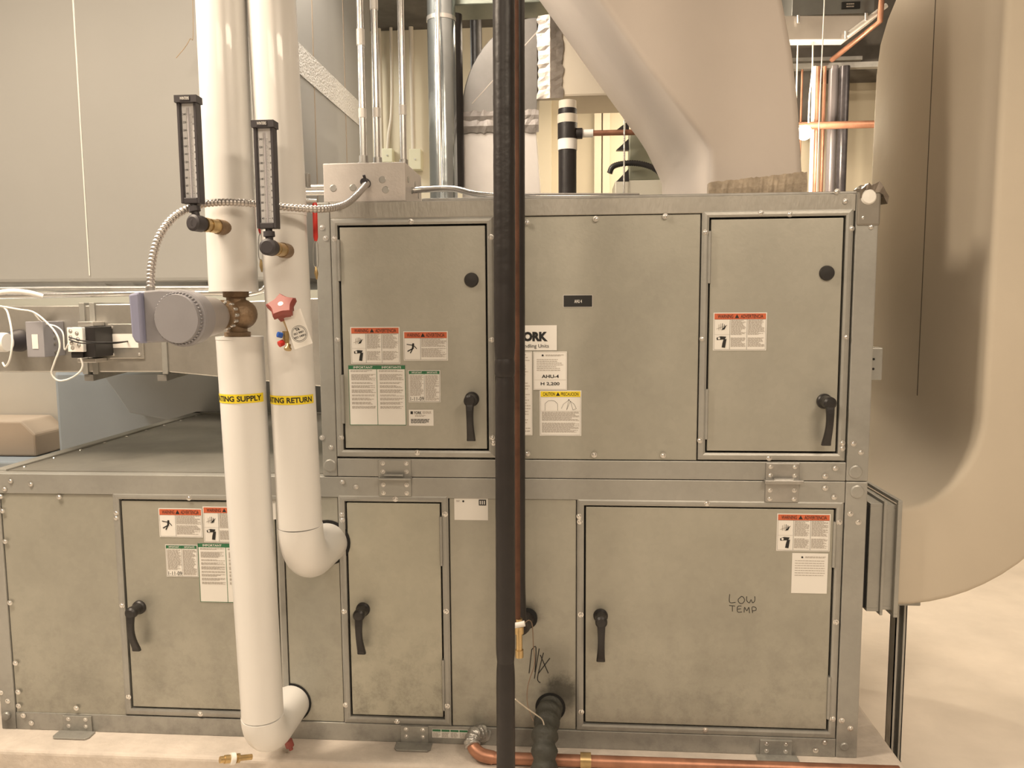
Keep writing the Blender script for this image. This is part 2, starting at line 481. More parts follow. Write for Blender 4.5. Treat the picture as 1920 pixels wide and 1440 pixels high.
        # roof-cap sketch left, lifted-cover sketch right
        for cx, sw in ((x0 + w * 0.28, w * 0.15), (x0 + w * 0.70, w * 0.18)):
            pts = [(-1, -1), (-1, 0.35), (-0.55, 0.9), (0, 1), (0.55, 0.9), (1, 0.35), (1, -1)]
            if cx > x0 + w * 0.5: pts = [(-1, -0.6), (-0.7, 0.3), (0, 1.1), (0.7, 0.3), (1, -0.6), (0.55, -0.9), (0.2, 0.9), (-0.3, -0.9), (-0.05, 0.9)]
            for (a1, b1), (a2, b2) in zip(pts[:-1], pts[1:]):
                A = Vector((cx + a1 * sw, b, zc + 0.014 + b1 * h * 0.11)); B = Vector((cx + a2 * sw, b, zc + 0.014 + b2 * h * 0.11))
                d = (B - A).normalized(); nn = Vector((-d.z, 0, d.x)) * 0.00035
                mb.add([A - nn, B - nn, B + nn, A + nn], [(0, 1, 2, 3)], 4)
        tri(x0 + w * 0.70, zc + 0.014 + h * 0.13, 0.002)
        rq(mb, x0 + mg, x1 - mg, zc - 0.002, zc - 0.0015, b, 5)
        lines(mb, x0 + 0.006, x1 - 0.006, z0 + h * 0.33, zc - 0.004, b)
        lines(mb, x0 + 0.006, x1 - 0.006, z0 + h * 0.06, z0 + h * 0.29, b)
    elif kind in ('important', 'important_small'):
        big = kind == 'important'; hh = h * (0.065 if big else 0.10); cm = x0 + w / 2
        t = 0.0014 if big else 0.0006; e = 0.0 if big else 0.002
        rq(mb, x0 + e, x1 - e, z1 - e - hh, z1 - e, a, 2)
        for xa, xb, tx in ((x0 + e, cm, 'IMPORTANT'), (cm, x1 - e, 'IMPORTANTE')):
            add_text(mb, tx, xa + w * 0.09, xb - w * 0.07, z1 - e - hh * 0.80, z1 - e - hh * 0.22, b, 0, 0.01)
            zz = z1 - e - hh - 0.003; zb = z0 + (h * 0.12 if big else h * 0.20 if (hand and xa < cm) else 0.004)
            if big:
                lines(mb, xa + 0.006, xb - 0.004, zz - 0.006, zz, b)
                k = zz - 0.011
                for rows in (7, 2, 3, 4, 2, 3, 3, 3):
                    if k - rows * 0.0028 < zb: break
                    lines(mb, xa + 0.008, xb - 0.004, k - rows * 0.0028, k, b)
                    k -= rows * 0.0028 + 0.0035
            else:
                lines(mb, xa + 0.003, xb - 0.002, zb, zz, b)
        frame(x0 + e, x1 - e, z0 + e, z1 - e, 2 if big else 4, t); rq(mb, cm - t / 2, cm + t / 2, z0 + e, z1 - e, b, 2 if big else 4)
        if hand: add_text(mb, '1-11-09', x0 + w * 0.06, x0 + w * 0.48, z0 + h * 0.05, z0 + h * 0.17, c, 4, 0.0)
    elif kind == 'maker_small':
        add_text(mb, 'YORK', x0 + w * 0.2, x0 + w * 0.52, z1 - h * 0.28, z1 - h * 0.10, b, 4, 0.03)
        rq(mb, x0 + w * 0.07, x0 + w * 0.17, z1 - h * 0.28, z1 - h * 0.10, b, 4)
        lines(mb, x0 + w * 0.56, x1 - w * 0.06, z1 - h * 0.28, z1 - h * 0.10, b)
        lines(mb, x0 + w * 0.25, x1 - w * 0.2, z1 - h * 0.44, z1 - h * 0.34, b)
        lines(mb, x0 + w * 0.08, x1 - w * 0.06, z0 + h * 0.16, z0 + h * 0.42, b, 4)
    elif kind == 'maker':
        xs = ax(1027, 633) ; xl = ax(966, 633)
        add_text(mb, 'YORK', xl, xs, az(1000, 640), az(1000, 622), b, 4, 0.06)
        add_text(mb, 'Air Handling Units', ax(957, 650), ax(1029, 650), az(1000, 654), az(1000, 645), b, 4)
    elif kind == 'ahu':
        frame(x0 + 0.002, x1 - 0.002, z0 + 0.002, z1 - 0.002, 5, 0.0005)
        mb.lathe((x0 + w * 0.28, b, z1 - h * 0.10), (0, -1, 0), [(0, 0.0028), (0.0004, 0.0028)], 10, 4)
        lines(mb, x0 + w * 0.36, x1 - w * 0.06, z1 - h * 0.13, z1 - h * 0.08, b)
        lines(mb, x0 + w * 0.1, x1 - w * 0.1, z0 + h * 0.47, z1 - h * 0.2, b, 5, 0.005, 0.35)
        add_text(mb, 'AHU-4', x0 + w * 0.25, x0 + w * 0.76, z0 + h * 0.31, z0 + h * 0.40, b, 4, 0.02)
        add_text(mb, 'H 2,200', x0 + w * 0.22, x0 + w * 0.78, z0 + h * 0.11, z0 + h * 0.205, b, 4, 0.02)
        rq(mb, x0 + 0.003, x1 - 0.003, z0 + h * 0.26, z0 + h * 0.265, b, 5)
    elif kind == 'strip':
        frame(x0 + 0.002, x1 - 0.002, z0 + 0.002, z1 - 0.002, 5, 0.0005)
        lines(mb, x0 + 0.006, x1 - 0.005, z0 + 0.01, z1 - 0.008, b, 5, 0.008, 0.25)
    elif kind == 'nameplate':
        rq(mb, x0 + 0.001, x1 - 0.001, z0 + 0.001, z1 - 0.001, a, 4)
        add_text(mb, 'AHU 4', x0 + w * 0.38, x0 + w * 0.64, z0 + h * 0.34, z0 + h * 0.62, b, 0, 0.015)
    elif kind == 'sheet':
        mb.lathe((x0 + w * 0.28, b, z1 - h * 0.10), (0, -1, 0), [(0, 0.0028), (0.0004, 0.0028)], 10, 4)
        lines(mb, x0 + w * 0.36, x1 - w * 0.06, z1 - h * 0.12, z1 - h * 0.08, b)
        lines(mb, x0 + w * 0.08, x1 - w * 0.08, z0 + h * 0.40, z1 - h * 0.18, b, 5, 0.007, 0.25)
    elif kind == 'card':
        lines(mb, x0 + w * 0.06, x0 + w * 0.2, z1 - h * 0.2, z1 - h * 0.12, b)
        mb.lathe((x0 + w * 0.27, b, z1 - h * 0.16), (0, -1, 0), [(0, 0.003), (0.0004, 0.003)], 10, 4)
        rq(mb, x0 + w * 0.73, x0 + w * 0.95, z1 - h * 0.34, z1 - h * 0.08, b, 4)
        for k in range(3):
            rq(mb, x0 + w * (0.76 + k * 0.06), x0 + w * (0.79 + k * 0.06), z1 - h * (0.29), z1 - h * 0.13, c, 0)
    elif kind == 'floorstrip':
        for k in range(4):
            xa = x0 + w * k / 4; rq(mb, xa + 0.001, xa + w / 4 - 0.001, z1 - h * 0.28, z1 - 0.001, a, 2)
            lines(mb, xa + 0.002, xa + w / 4 - 0.002, z0 + 0.002, z1 - h * 0.38, b)
    return mb.build(name, SL, parent)


# ------------------------------------------------------------------ cabinets
screw_mesh = None


def screw(parent, X, Z, Y=-0.004, r=0.0052, name='screw'):
    global screw_mesh
    if screw_mesh is None:
        mb = MB()
        mb.lathe((0, 0, 0), (0, -1, 0), [(0, 1.55), (0.12, 1.55), (0.16, 1.0), (0.45, 0.97), (0.68, 0.75), (0.80, 0.4), (0.80, 0.0001)], 12)
        o = mb.build('screw', zinc, None, origin=(0, 0, 0)); screw_mesh = o.data; bpy.data.objects.remove(o)
    o = bpy.data.objects.new(name, screw_mesh); col.objects.link(o)
    o.scale = (r, r, r); put(o, (X, Y, Z), parent); o.scale = (r, r, r)
    return o


def handle(door, px, py, plen):
    X, Z = ax(px, py), az(px, py); L = plen / FPX * 2.1
    mb = MB()
    mb.lathe((X, -0.001, Z), (0, -1, 0), [(0, 0.021), (0.006, 0.0205), (0.010, 0.017), (0.026, 0.0155), (0.040, 0.0175), (0.050, 0.017), (0.055, 0.012), (0.056, 0.0001)], 24)
    rings = []
    for k in range(13):
        t = k / 12; z = Z + 0.004 - t * L
        y = -0.046 - 0.010 * math.sin(math.pi * min(t * 1.1, 1)) + 0.018 * t * t
        hw = 0.0125 - 0.003 * math.sin(math.pi * t); hd = 0.0065
        rings.append([(X + a * hw, y + b * hd, z) for a, b in ((-0.7, -1), (0.7, -1), (1, -0.6), (1, 0.6), (0.7, 1), (-0.7, 1), (-1, 0.6), (-1, -0.6))])
    mb.loft(rings, smooth=False)
    return mb.build('handle', blackp, door, bevel=0.0012)


def lock(door, px, py):
    mb = MB(); mb.lathe((ax(px, py), 0, az(px, py)), (0, -1, 0), [(-0.002, 0.021), (0.004, 0.020), (0.009, 0.018), (0.010, 0.0001)], 28)
    return mb.build('lock_plug', blackp, door)


def hinge(door, X, z0, z1):
    mb = MB(); mb.tube([(X, -0.004, z0), (X, -0.004, z1)], 0.0045, 10); mb.box(X - 0.004, X + 0.004, -0.002, 0.01, z0, z1)
    return mb.build('hinge', G_rail, door)


def door_with_frame(unit, x0, x1, z0, z1, mt, hinge_side, hz, fw=0.019):
    """door leaf on its black gasket inside a mitred trim frame"""
    gp = 0.0055
    mb = MB(); mb.box(x0 - gp - 0.002, x1 + gp + 0.002, 0.013, 0.02, z0 - gp - 0.002, z1 + gp + 0.002)
    mb.build('gasket', gasket, unit)
    X0, X1, Z0, Z1 = x0 - gp, x1 + gp, z0 - gp, z1 + gp
    mb = MB()
    prof = [(0, 0.012), (0, -0.004), (0.006, -0.0065), (0.013, -0.0055), (fw, -0.003), (fw, 0.012)]
    rings = []
    for (cx, cz, sx, sz) in ((X0, Z0, -1, -1), (X1, Z0, 1, -1), (X1, Z1, 1, 1), (X0, Z1, -1, 1)):
        rings.append([(cx + sx * a, y, cz + sz * a) for a, y in prof])
    rings.append(rings[0]); mb.loft(rings, caps=False)
    mb.build('door_frame', G_rail, unit)
    mb = MB(); mb.box(x0, x1, -0.001, 0.013, z0, z1)
    d = mb.build('door', mt, unit, bevel=0.0015)
    hx = x0 - gp * 0.55 if hinge_side == 'L' else x1 + gp * 0.55
    for a, b in hz: hinge(d, hx, a, b)
    return d


def box_unit(name, label, x0, x1, z0, z1, rail_t, rail_b, post_l, post_r, topmat, railmat):
    t = thing(name, label, 'air handling cabinet', ((x0 + x1) / 2, 0.665, z0))
    mb = MB(); mb.box(x0 + 0.003, x1 - 0.003, 0.02, 1.33, z0 + 0.003, z1 - 0.003); mb.build('casing', G_dark, t)
    mb = MB(); mb.box(x0 + post_l, x1 - post_r, -0.004, 0.03, z1 - rail_t, z1); mb.build('top_rail', topmat, t, bevel=0.002)
    mb = MB(); mb.box(x0 + post_l, x1 - post_r, -0.004, 0.03, z0, z0 + rail_b); mb.build('bottom_rail', railmat, t, bevel=0.002)
    for xa, xb in ((x0, x0 + post_l - 0.001), (x1 - post_r + 0.001, x1)):
        mb = MB(); mb.box(xa, xb, -0.005, 0.04, z0, z1); mb.build('corner_post', railmat, t, bevel=0.003)
    return t


def panel(unit, x0, x1, z0, z1, mt):
    mb = MB(); mb.box(x0, x1, 0.0, 0.018, z0, z1); return mb.build('panel', mt, unit, bevel=0.0015)


S = 1.39
UZ0, UZ1 = S - 0.4845, S + 0.293
UX0, UX1 = -0.705, 0.826
up = box_unit('air_handling_unit', 'upper galvanised cabinet with two doors and a white chute duct on top', UX0, UX1, UZ0, UZ1, 0.045, 0.052, 0.043, 0.060, G_ham, G_rail)
LX0 = -1.745
low = box_unit('air_handling_unit', 'long lower galvanised cabinet on the concrete pad with three doors, LOW TEMP written on one', LX0, UX1, PADZ, UZ0 - 0.002, 0.060, 0.055, 0.048, 0.060, G_rail, G_rail)
# top sheet and lips
mb = MB(); mb.box(LX0 + 0.04, UX0 - 0.003, 0.05, 1.29, UZ0 - 0.006, UZ0 - 0.0035); mb.build('top_sheet', G_dark, low)
mb = MB(); mb.box(LX0, LX0 + 0.04, 0.04, 1.33, UZ0 - 0.02, UZ0 + 0.002); mb.build('side_rail', G_rail, low, bevel=0.002)
mb = MB(); mb.box(LX0, UX0 - 0.002, 1.29, 1.33, UZ0 - 0.02, UZ0 + 0.002); mb.build('rear_rail', G_rail, low, bevel=0.002)
for k in range(9):
    yy = 0.1 + k * 0.14
    mb = MB(); mb.lathe((LX0 + 0.055, yy, UZ0 - 0.003), (0, 0, 1), [(0, 0.006), (0.003, 0.004), (0.003, 0.0001)], 10); mb.build('top_screw', zinc, low)
mb = MB(); mb.box(UX0 + 0.30, UX1 - 0.03, 0.01, 0.05, UZ1 + 0.0005, UZ1 + 0.009); mb.build('top_lip', steeld, up, bevel=0.003)
mb = MB(); mb.box(UX1 - 0.058, UX1 + 0.004, -0.009, 0.06, UZ1 - 0.085, UZ1 + 0.006); cc = mb.build('corner_bracket', galv('grimy_bracket', (0.25, 0.23, 0.20)), up, bevel=0.006)
# crumpled foil on the corner
mb = MB(); rings = []
for i in range(9):
    t = i / 8; rings.append([(UX1 - 0.05 + t * 0.072 + random.uniform(-.003, .003), y + random.uniform(-.004, .004), UZ1 + 0.010 + 0.016 * math.sin(t * 3.1) - 0.05 * max(0, t - 0.7) + random.uniform(-.006, .006) + dz) for y, dz in ((-0.014, 0), (0.02, 0.006), (0.05, 0.004), (0.05, -0.016), (-0.010, -0.02))])
mb.loft(rings, smooth=False); mb.build('corner_foil', mat('grimy_foil', (0.20, 0.17, 0.14), 0.45, 0.5, 0.3, 30), up)


def cap(unit, px, py, r=0.018, d=0.004, mt=None):
    mb = MB(); mb.lathe((ax(px, py), -0.005, az(px, py)), (0, -1, 0), [(0, r), (d * 0.5, r * 0.97), (d, r * 0.8), (d * 1.1, 0.0001)], 24)
    mb.build('corner_cap', mt or G_rail, unit)


cap(up, 1626, 370, 0.021, 0.010, wirew); cap(up, 620, 872, 0.019); cap(up, 1603, 884, 0.019)
cap(low, 1606, 921, 0.019); cap(low, 15, 1340, 0.014, 0.008); cap(low, 1582, 1398, 0.012)

# upper: door A, centre panel, door B
ZT, ZB = S + 0.224, S - 0.402
dA = door_with_frame(up, -0.637, -0.227, ZB, ZT, G_door, 'L', [(S + 0.075, S + 0.19), (S - 0.33, S - 0.19)])
panel(up, -0.200, 0.360, UZ0 + 0.054, UZ1 - 0.047, G_up)
dB = door_with_frame(up, 0.388, 0.737, ZB - 0.001, ZT + 0.007, G_door, 'L', [(S + 0.06, S + 0.20), (S - 0.37, S - 0.23)])
handle(dA, 885, 748, 82); lock(dA, 884, 525); handle(dB, 1545, 752, 84); lock(dB, 1550, 512)
# lower
LZT, LZB = S - 0.565, S - 1.2085
panel(low, LX0 + 0.049, -1.345, LZB - 0.03, LZT + 0.018, G_low)
dC = door_with_frame(low, -1.320, -0.855, LZB + 0.003, LZT, G_low, 'R', [])
panel(low, -0.828, -0.666, LZB - 0.025, LZT + 0.018, G_low)
dD = door_with_frame(low, -0.639, -0.366, LZB, LZT + 0.002, G_dirty, 'R', [(S - 0.745, S - 0.60), (S - 1.185, S - 1.03)])
panel(low, -0.338, 0.025, LZB - 0.025, LZT + 0.018, G_low)
dF = door_with_frame(low, 0.053, 0.739, LZB, LZT - 0.002, G_low, 'R', [(S - 0.73, S - 0.60), (S - 1.175, S - 1.05)])
handle(dC, 262, 1138, 88); handle(dD, 681, 1142, 88); handle(dF, 1126, 1154, 88)

# screws
for px, py in ((635, 391), (605, 427), (643, 903), (668, 912), (622, 838), (605, 820), (612, 447),
               (628, 448), (634, 637), (641, 820), (921, 445), (922, 637), (923, 820), (925, 830), (771, 416), (783, 848),
               (1117, 411), (1247, 406), (1480, 402), (1114, 852), (1243, 853), (989, 850), (988, 418),
               (1322, 436), (1316, 635), (1312, 825), (1595, 429), (1585, 632), (1578, 830), (1578, 840), (1441, 858),
               (1568, 360), (1584, 378), (1616, 409), (1632, 426), (1599, 831), (1613, 847), (1565, 877), (1546, 892), (1426, 400)):
    screw(up, ax(px, py), az(px, py), -0.0055)
for px, py in ((11, 916), (22, 901), (60, 907), (4, 930), (113, 931), (7, 957), (12, 1014), (21, 1129), (31, 1242), (36, 1296), (37, 1322), (145, 1326), (4, 1297), (17, 1313), (46, 1340), (61, 1354),
               (220, 961), (220, 970), (231, 1134), (243, 1305), (356, 933), (377, 1337),
               (642, 964), (643, 974), (646, 1145), (649, 1320), (742, 935), (745, 1351), (835, 963), (837, 1145), (839, 1322),
               (1086, 967), (1087, 977), (1089, 1151), (1090, 1333), (1325, 943), (1322, 1367), (1572, 978), (1566, 1165), (1560, 1346),
               (1546, 914), (1563, 931), (1593, 962), (1608, 978), (1577, 1349), (1593, 1364), (1545, 1390), (1528, 1405)):
    screw(low, ax(px, py), az(px, py), -0.0055)


def latch(unit_up, px0, px1, py0, pm, py1, bar):
    x0, x1 = ax(px0, pm), ax(px1, pm); zt, zm, zb = az(px0, py0), az(px0, pm), az(px0, py1)
    mb = MB(); mb.box(x0, x1, -0.009, -0.0042, zb, zt)
    mb.box(x0 + 0.004, x1 + 0.004, -0.032, -0.009, zm - 0.004, zm + 0.001) if not bar else mb.box(x0 - 0.006, x1 + 0.008, -0.026, -0.009, zm - 0.004, zm + 0.006)
    mb.tube([(x0 + 0.02, -0.02, zm + 0.008), (x1 - 0.02, -0.02, zm + 0.008)], 0.004, 8)
    l = mb.build('joint_plate', steeld if bar else G_rail, unit_up, bevel=0.003)
    for fx in (0.14, 0.86):
        for z in (zt - 0.010, zt - 0.034, zb + 0.010, zb + 0.034):
            screw(l, x0 + (x1 - x0) * fx, z, -0.009, 0.0042)


latch(up, 711, 772, 861, 893, 929, False)
latch(up, 1434, 1497, 867, 901, 940, True)


def foot(px0, px1, py0, py1):
    x0, x1 = ax(px0, py0), ax(px1, py0); zt = az(px0, py0)
    mb = MB(); mb.box(x0, x1, -0.010, -0.0042, PADZ + 0.001, zt)
    yo = -0.052
    mb.prism([(x0 - 0.012, -0.010), (x0 - 0.012, yo + 0.01), (x0 - 0.004, yo), (x1 + 0.004, yo), (x1 + 0.012, yo + 0.01), (x1 + 0.012, -0.010)], PADZ + 0.001, PADZ + 0.006, 'XY')
    f = mb.build('foot_bracket', G_rail, low, bevel=0.0015)
    for fx in (0.2, 0.8):
        screw(f, x0 + (x1 - x0) * fx, zt - 0.010, -0.010, 0.0042); screw(f, x0 + (x1 - x0) * fx, zt - 0.032, -0.010, 0.0042)


foot(121, 174, 1339, 1378); foot(752, 804, 1358, 1400); foot(1424, 1484, 1384, 1424)

# labels
sticker(dA, 'pinch', rect(658, 613, 750, 682), -0.0022, 'warning_sticker')
sticker(dA, 'person', rect(757, 621, 840, 676), -0.0022, 'warning_sticker')
sticker(dA, 'important', rect(655, 685, 761, 797), -0.0022, 'notice_sticker')
sticker(dA, 'important_small', rect(766, 694, 826, 754), -0.0022, 'notice_sticker', True)
sticker(dA, 'maker_small', rect(767, 768, 813, 798), -0.0022, 'maker_sticker')
cp = [o for o in up.children if o.name.startswith('panel')][0]
sticker(cp, 'maker', rect(948, 610, 1044, 657), -0.0012, 'maker_sticker')
sticker(cp, 'strip', rect(940, 659, 998, 816), -0.0012, 'data_sticker')
sticker(cp, 'ahu', rect(1000, 659, 1063, 731), -0.0018, 'unit_sticker')
sticker(cp, 'caution', rect(1012, 732, 1090, 817), -0.0012, 'caution_sticker')
sticker(cp, 'nameplate', rect(1056, 553, 1111, 576), -0.0016, 'nameplate')
sticker(dB, 'pinch', rect(1337, 586, 1437, 657), -0.0022, 'warning_sticker')
sticker(dC, 'person', rect(299, 953, 380, 1007), -0.0022, 'warning_sticker')
sticker(dC, 'pinch', rect(382, 950, 474, 1017), -0.0022, 'warning_sticker')
sticker(dC, 'important_small', rect(312, 1021, 372, 1081), -0.0022, 'notice_sticker', True)
sticker(dC, 'important', rect(374, 1019, 478, 1129), -0.0022, 'notice_sticker')
lp = [o for o in low.children if o.name.startswith('panel')]
sticker(lp[1], 'card', rect(504, 932, 560, 974), -0.0012, 'paper_label')
sticker(lp[2], 'card', rect(852, 933, 915, 975), -0.0012, 'paper_label')
sticker(dF, 'pinch', rect(1456, 963, 1556, 1033), -0.0022, 'warning_sticker')
sticker(dF, 'sheet', rect(1484, 1037, 1551, 1112), -0.0022, 'paper_label')
sticker(low, 'floorstrip', rect(811, 1366, 878, 1382), -0.0052, 'strip_sticker')


def ink_strokes(parent, strokes, Y, name, wpx=1.3, mt=None):
    mb = MB()
    for st in strokes:
        pts = smoothpath([Vector(at(px, py, 0)) for px, py in st], 4)
        pts = [Vector((p.x, Y, p.z)) for p in pts]
        mb.tube(pts, wpx / FPX * 2.15 * 0.5, 6)
    return mb.build(name, mt or ink, parent)


ink_strokes(dF, [[(1368, 1114), (1368, 1129), (1379, 1129)],
                 [(1390, 1118), (1384, 1124), (1386, 1130), (1392, 1131), (1396, 1125), (1393, 1119), (1389, 1118)],
                 [(1400, 1118), (1400, 1126), (1405, 1130), (1408, 1124), (1411, 1130), (1415, 1126), (1415, 1118)],
                 [(1367, 1135), (1378, 1136)], [(1373, 1135), (1373, 1146)],
                 [(1390, 1136), (1383, 1137), (1383, 1147), (1391, 1147)], [(1383, 1142), (1389, 1141)],
                 [(1395, 1148), (1396, 1138), (1400, 1145), (1404, 1138), (1405, 1149)],
                 [(1411, 1149), (1410, 1138), (1417, 1139), (1417, 1144), (1411, 1145)]], -0.0012, 'handwriting')
ink_strokes(lp[2], [[(997, 1218), (992, 1262)], [(997, 1218), (1005, 1214), (1003, 1260)], [(1011, 1216), (1002, 1272)], [(1019, 1224), (1008, 1270), (1013, 1280)],
                    [(1031, 1234), (1010, 1262)], [(1013, 1228), (1028, 1262)]], -0.0007, 'handwriting', 1.8)

# ------------------------------------------------------------------ white heating pipes
def pipe_label(parent, text, p0, axis, r, pyc, ang_end, half=0.0115, txt_w=0.150):
    """yellow band bent round a pipe, text ends at ang_end degrees right of the side that faces the viewer"""
    c = p0
    view = Vector((CAM.x - c.x, CAM.y - c.y, 0)).normalized()
    side = Vector((-view.y, view.x, 0))
    if side.dot(RGT) < 0: side = -side
    def fn(s, z, rr):
        a = s / r
        q = c + (view * math.cos(a) + side * math.sin(a)) * rr
        q = q + axis * (z / axis.z); return q
    se = math.radians(ang_end) * r
    mb = MB(); n = 30; s0 = se - txt_w - 0.012; s1 = se + 0.009
    for i in range(n):
        a, b = s0 + (s1 - s0) * i / n, s0 + (s1 - s0) * (i + 1) / n
        mb.add([fn(a, -half, r + 0.0008), fn(b, -half, r + 0.0008), fn(b, half, r + 0.0008), fn(a, half, r + 0.0008)], [(0, 1, 2, 3)], 0, True)
    v, f = text2d(text, 0.028)
    mb.add([fn(se - txt_w + a * txt_w, -half * 0.62 + b * half * 1.24, r + 0.0014) for a, b in v], f, 1)
    return mb.build('pipe_marker', [yellow, ink], parent)


def on_axis(A, B, t): return A + (B - A) * t


# supply pipe (left)
A0 = at(415, 0, -0.22); A1 = at(438.5, 545, -0.22)
A0 = A1 + (A0 - A1) * 1.0
topA = A1 + (A0 - A1) * ((CEIL - A1.z) / (A0.z - A1.z))
B0 = at(449.5, 633, -0.22); yb = -0.205; Bz = az(547, 1317, 0.0) ; Bx = ax(547, 1317, 0.0)
B1 = Vector((Bx - 0.004, yb, Bz))
sup = thing('heating_pipe', 'white insulated supply pipe, left of the two, bronze valve at mid height', 'pipe', (B1.x, yb, Bz - 0.06))
MB().tube([A1, topA], 0.0605, 40).build('upper_insulation', white, sup)
down = Vector((B1.x, yb, Bz + 0.075))
MB().tube([B0, down + (B0 - down) * 0.0], [0.0585, 0.0555], 40).build('lower_insulation', white, sup)
arc = [down]
for k in range(1, 13):
    a = math.pi / 2 * k / 12; R_ = 0.075
    arc.append(Vector((B1.x, yb + R_ - R_ * math.cos(a), Bz + R_ - R_ * math.sin(a))))
arc.append(Vector((Bx, 0.004, Bz)))
MB().tube(arc, [0.057] * (len(arc) - 1) + [0.0545], 40).build('elbow', white, sup)
mb = MB(); mb.tube([A1 + Vector((0, 0, -0.003)), A1 + Vector((0, 0, 0.004))], 0.0612, 40); mb.build('end_collar', white, sup)
mb = MB(); mb.tube([B0 + Vector((0, 0, -0.004)), B0 + Vector((0, 0, 0.003))], 0.0592, 40); mb.build('end_collar', white, sup)
axd = (B0 - down).normalized()
q = at(455, 743, -0.215)
tq = (q.z - down.z) / (B0.z - down.z)
pipe_label(sup, 'HEATING SUPPLY', on_axis(down, B0, tq), axd, 0.0555 + 0.003 * tq, 743, 47)

# return pipe (right)
C0 = at(509, 0, -0.20); Cz = az(615, 1017, 0.0); Cx = ax(615, 1017, 0.0)
C1 = at(563, 985, -0.20)
topC = C1 + (C0 - C1) * ((CEIL - C1.z) / (C0.z - C1.z))
ret = thing('heating_pipe', 'white insulated return pipe, right of the two, ending in the elbow at door height', 'pipe', (C1.x, -0.2, Cz - 0.06))
mid = C1 + (C0 - C1) * ((az(530, 405, -0.2) - C1.z) / (C0.z - C1.z))
MB().tube([C1, mid], 0.0572, 40).build('lower_insulation', white, ret)
MB().tube([mid, topC], 0.0590, 40).build('upper_insulation', white, ret)
arc = [C1]; R_ = max(C1.z - Cz, 0.06)
for k in range(1, 13):
    a = math.pi / 2 * k / 12
    arc.append(Vector((C1.x + (Cx - C1.x) * (k / 12) * 0.4, -0.2 + 0.09 - 0.09 * math.cos(a), Cz + R_ - R_ * math.sin(a))))
arc.append(Vector((Cx, 0.004, Cz)))
MB().tube(arc, [0.0585] * len(arc), 40).build('elbow', white, ret)
axc = (C0 - C1).normalized()
q = at(552, 746, -0.2); tq = (q.z - C1.z) / (C0.z - C1.z)
pipe_label(ret, 'HEATING RETURN', on_axis(C1, C0, tq), axc, 0.0572, 746, 51)
# ring where the return pipe enters the cabinet
mb = MB(); mb.lathe((Cx, 0.002, Cz), (0, -1, 0), [(0, 0.067), (0.005, 0.067), (0.005, 0.05)], 32); mb.build('entry_grommet', gasket, ret)
mb = MB(); mb.lathe((Bx, 0.002, Bz), (0, -1, 0), [(0, 0.060), (0.005, 0.060), (0.005, 0.05)], 32); mb.build('entry_grommet', gasket, sup)

for pp_, (px0, px1, py0, py1), Yc in ((sup, (463, 472, 326, 352), -0.20), (ret, (571, 578, 324, 350), -0.18)):
    r_ = rect(px0, py0, px1, py1, Yc); mb = MB(); mb.box(r_[0], r_[1], Yc, Yc + 0.02, r_[2], r_[3]); mb.build('clip', steeld, pp_, bevel=0.001)
# drain cock under the supply elbow
p = at(452, 1421, -0.21)
dr = thing('drain_cock', 'small brass and white drain cock at the foot of the supply elbow', 'valve', p)
q = at(420, 1424, -0.24)
d = (q - p).normalized()
MB().lathe(p - d * 0.03, d, [(0, 0.008), (0.035, 0.008), (0.035, 0.013), (0.042, 0.013), (0.042, 0.010), (0.050, 0.010)], 8).build('valve_body', brass, dr)
MB().lathe(p + d * 0.018, d, [(0, 0.0155), (0.012, 0.0155), (0.013, 0.012)], 18).build('white_collar', wirew, dr)
MB().lathe(p + d * 0.030, d, [(0, 0.011), (0.016, 0.011), (0.016, 0.009), (0.028, 0.009)], 16).build('hose_thread', brass, dr)
MB().lathe(at(540, 1388, -0.09), (0.3, 0, -1), [(0, 0.012), (0.02, 0.012), (0.02, 0.006), (0.03, 0.006)], 14).build('red_cap', redm, dr)

# ------------------------------------------------------------------ control valve and actuator
vc = at(450, 590, -0.22)
vtop = A1.z + 0.004; vbot = B0.z - 0.004
cv = thing('control_valve', 'bronze globe valve with grey round-capped actuator on the supply pipe', 'valve', (vc.x, vc.y, vbot))
mb = MB(); H_ = vtop - vbot; vx = (A1.x + B0.x) / 2
prof = [(0, 0.032), (0.018, 0.033), (0.020, 0.025), (0.032, 0.025), (H_ * 0.40, 0.034), (H_ * 0.58, 0.035), (H_ - 0.034, 0.024), (H_ - 0.022, 0.024), (H_ - 0.020, 0.032), (H_, 0.032)]
mb.lathe((vx, -0.22, vbot), (0, 0, 1), prof, 12 if False else 28)
mb.sphere((vx + 0.014, -0.22, vbot + H_ * 0.5), 0.0385, 24)
mb.lathe((vx + 0.002, -0.22, vbot + H_ * 0.5), (-0.22, -1, 0), [(0, 0.030), (0.05, 0.030), (0.05, 0.036), (0.062, 0.036), (0.062, 0.020), (0.075, 0.018)], 28)
mb.build('valve_body', bronze, cv)
adir = (at(330, 598, -0.47) - Vector((vx, -0.22, vbot + H_ * 0.5))).normalized()
a0 = Vector((vx, -0.22, vbot + H_ * 0.5))
mb = MB()
for k in range(14):
    a = 2 * math.pi * k / 14; side = adir.cross(Vector((0, 0, 1))).normalized(); upn = side.cross(adir)
    c = a0 + adir * 0.050 + (side * math.cos(a) + upn * math.sin(a)) * 0.033
    mb.lathe(c, adir, [(0, 0.0045), (0.012, 0.0045), (0.013, 0.002)], 6)
mb.build('bonnet_ring', zinc, cv)
mb = MB()
for s_ in (-1, 1):
    side = adir.cross(Vector((0, 0, 1))).normalized()
    c0 = a0 + adir * 0.060 + Vector((0, 0, 1)) * 0.024 * s_; c1 = a0 + adir * 0.11 + Vector((0, 0, 1)) * 0.036 * s_
    mb.tube([c0, c1], 0.008, 8)
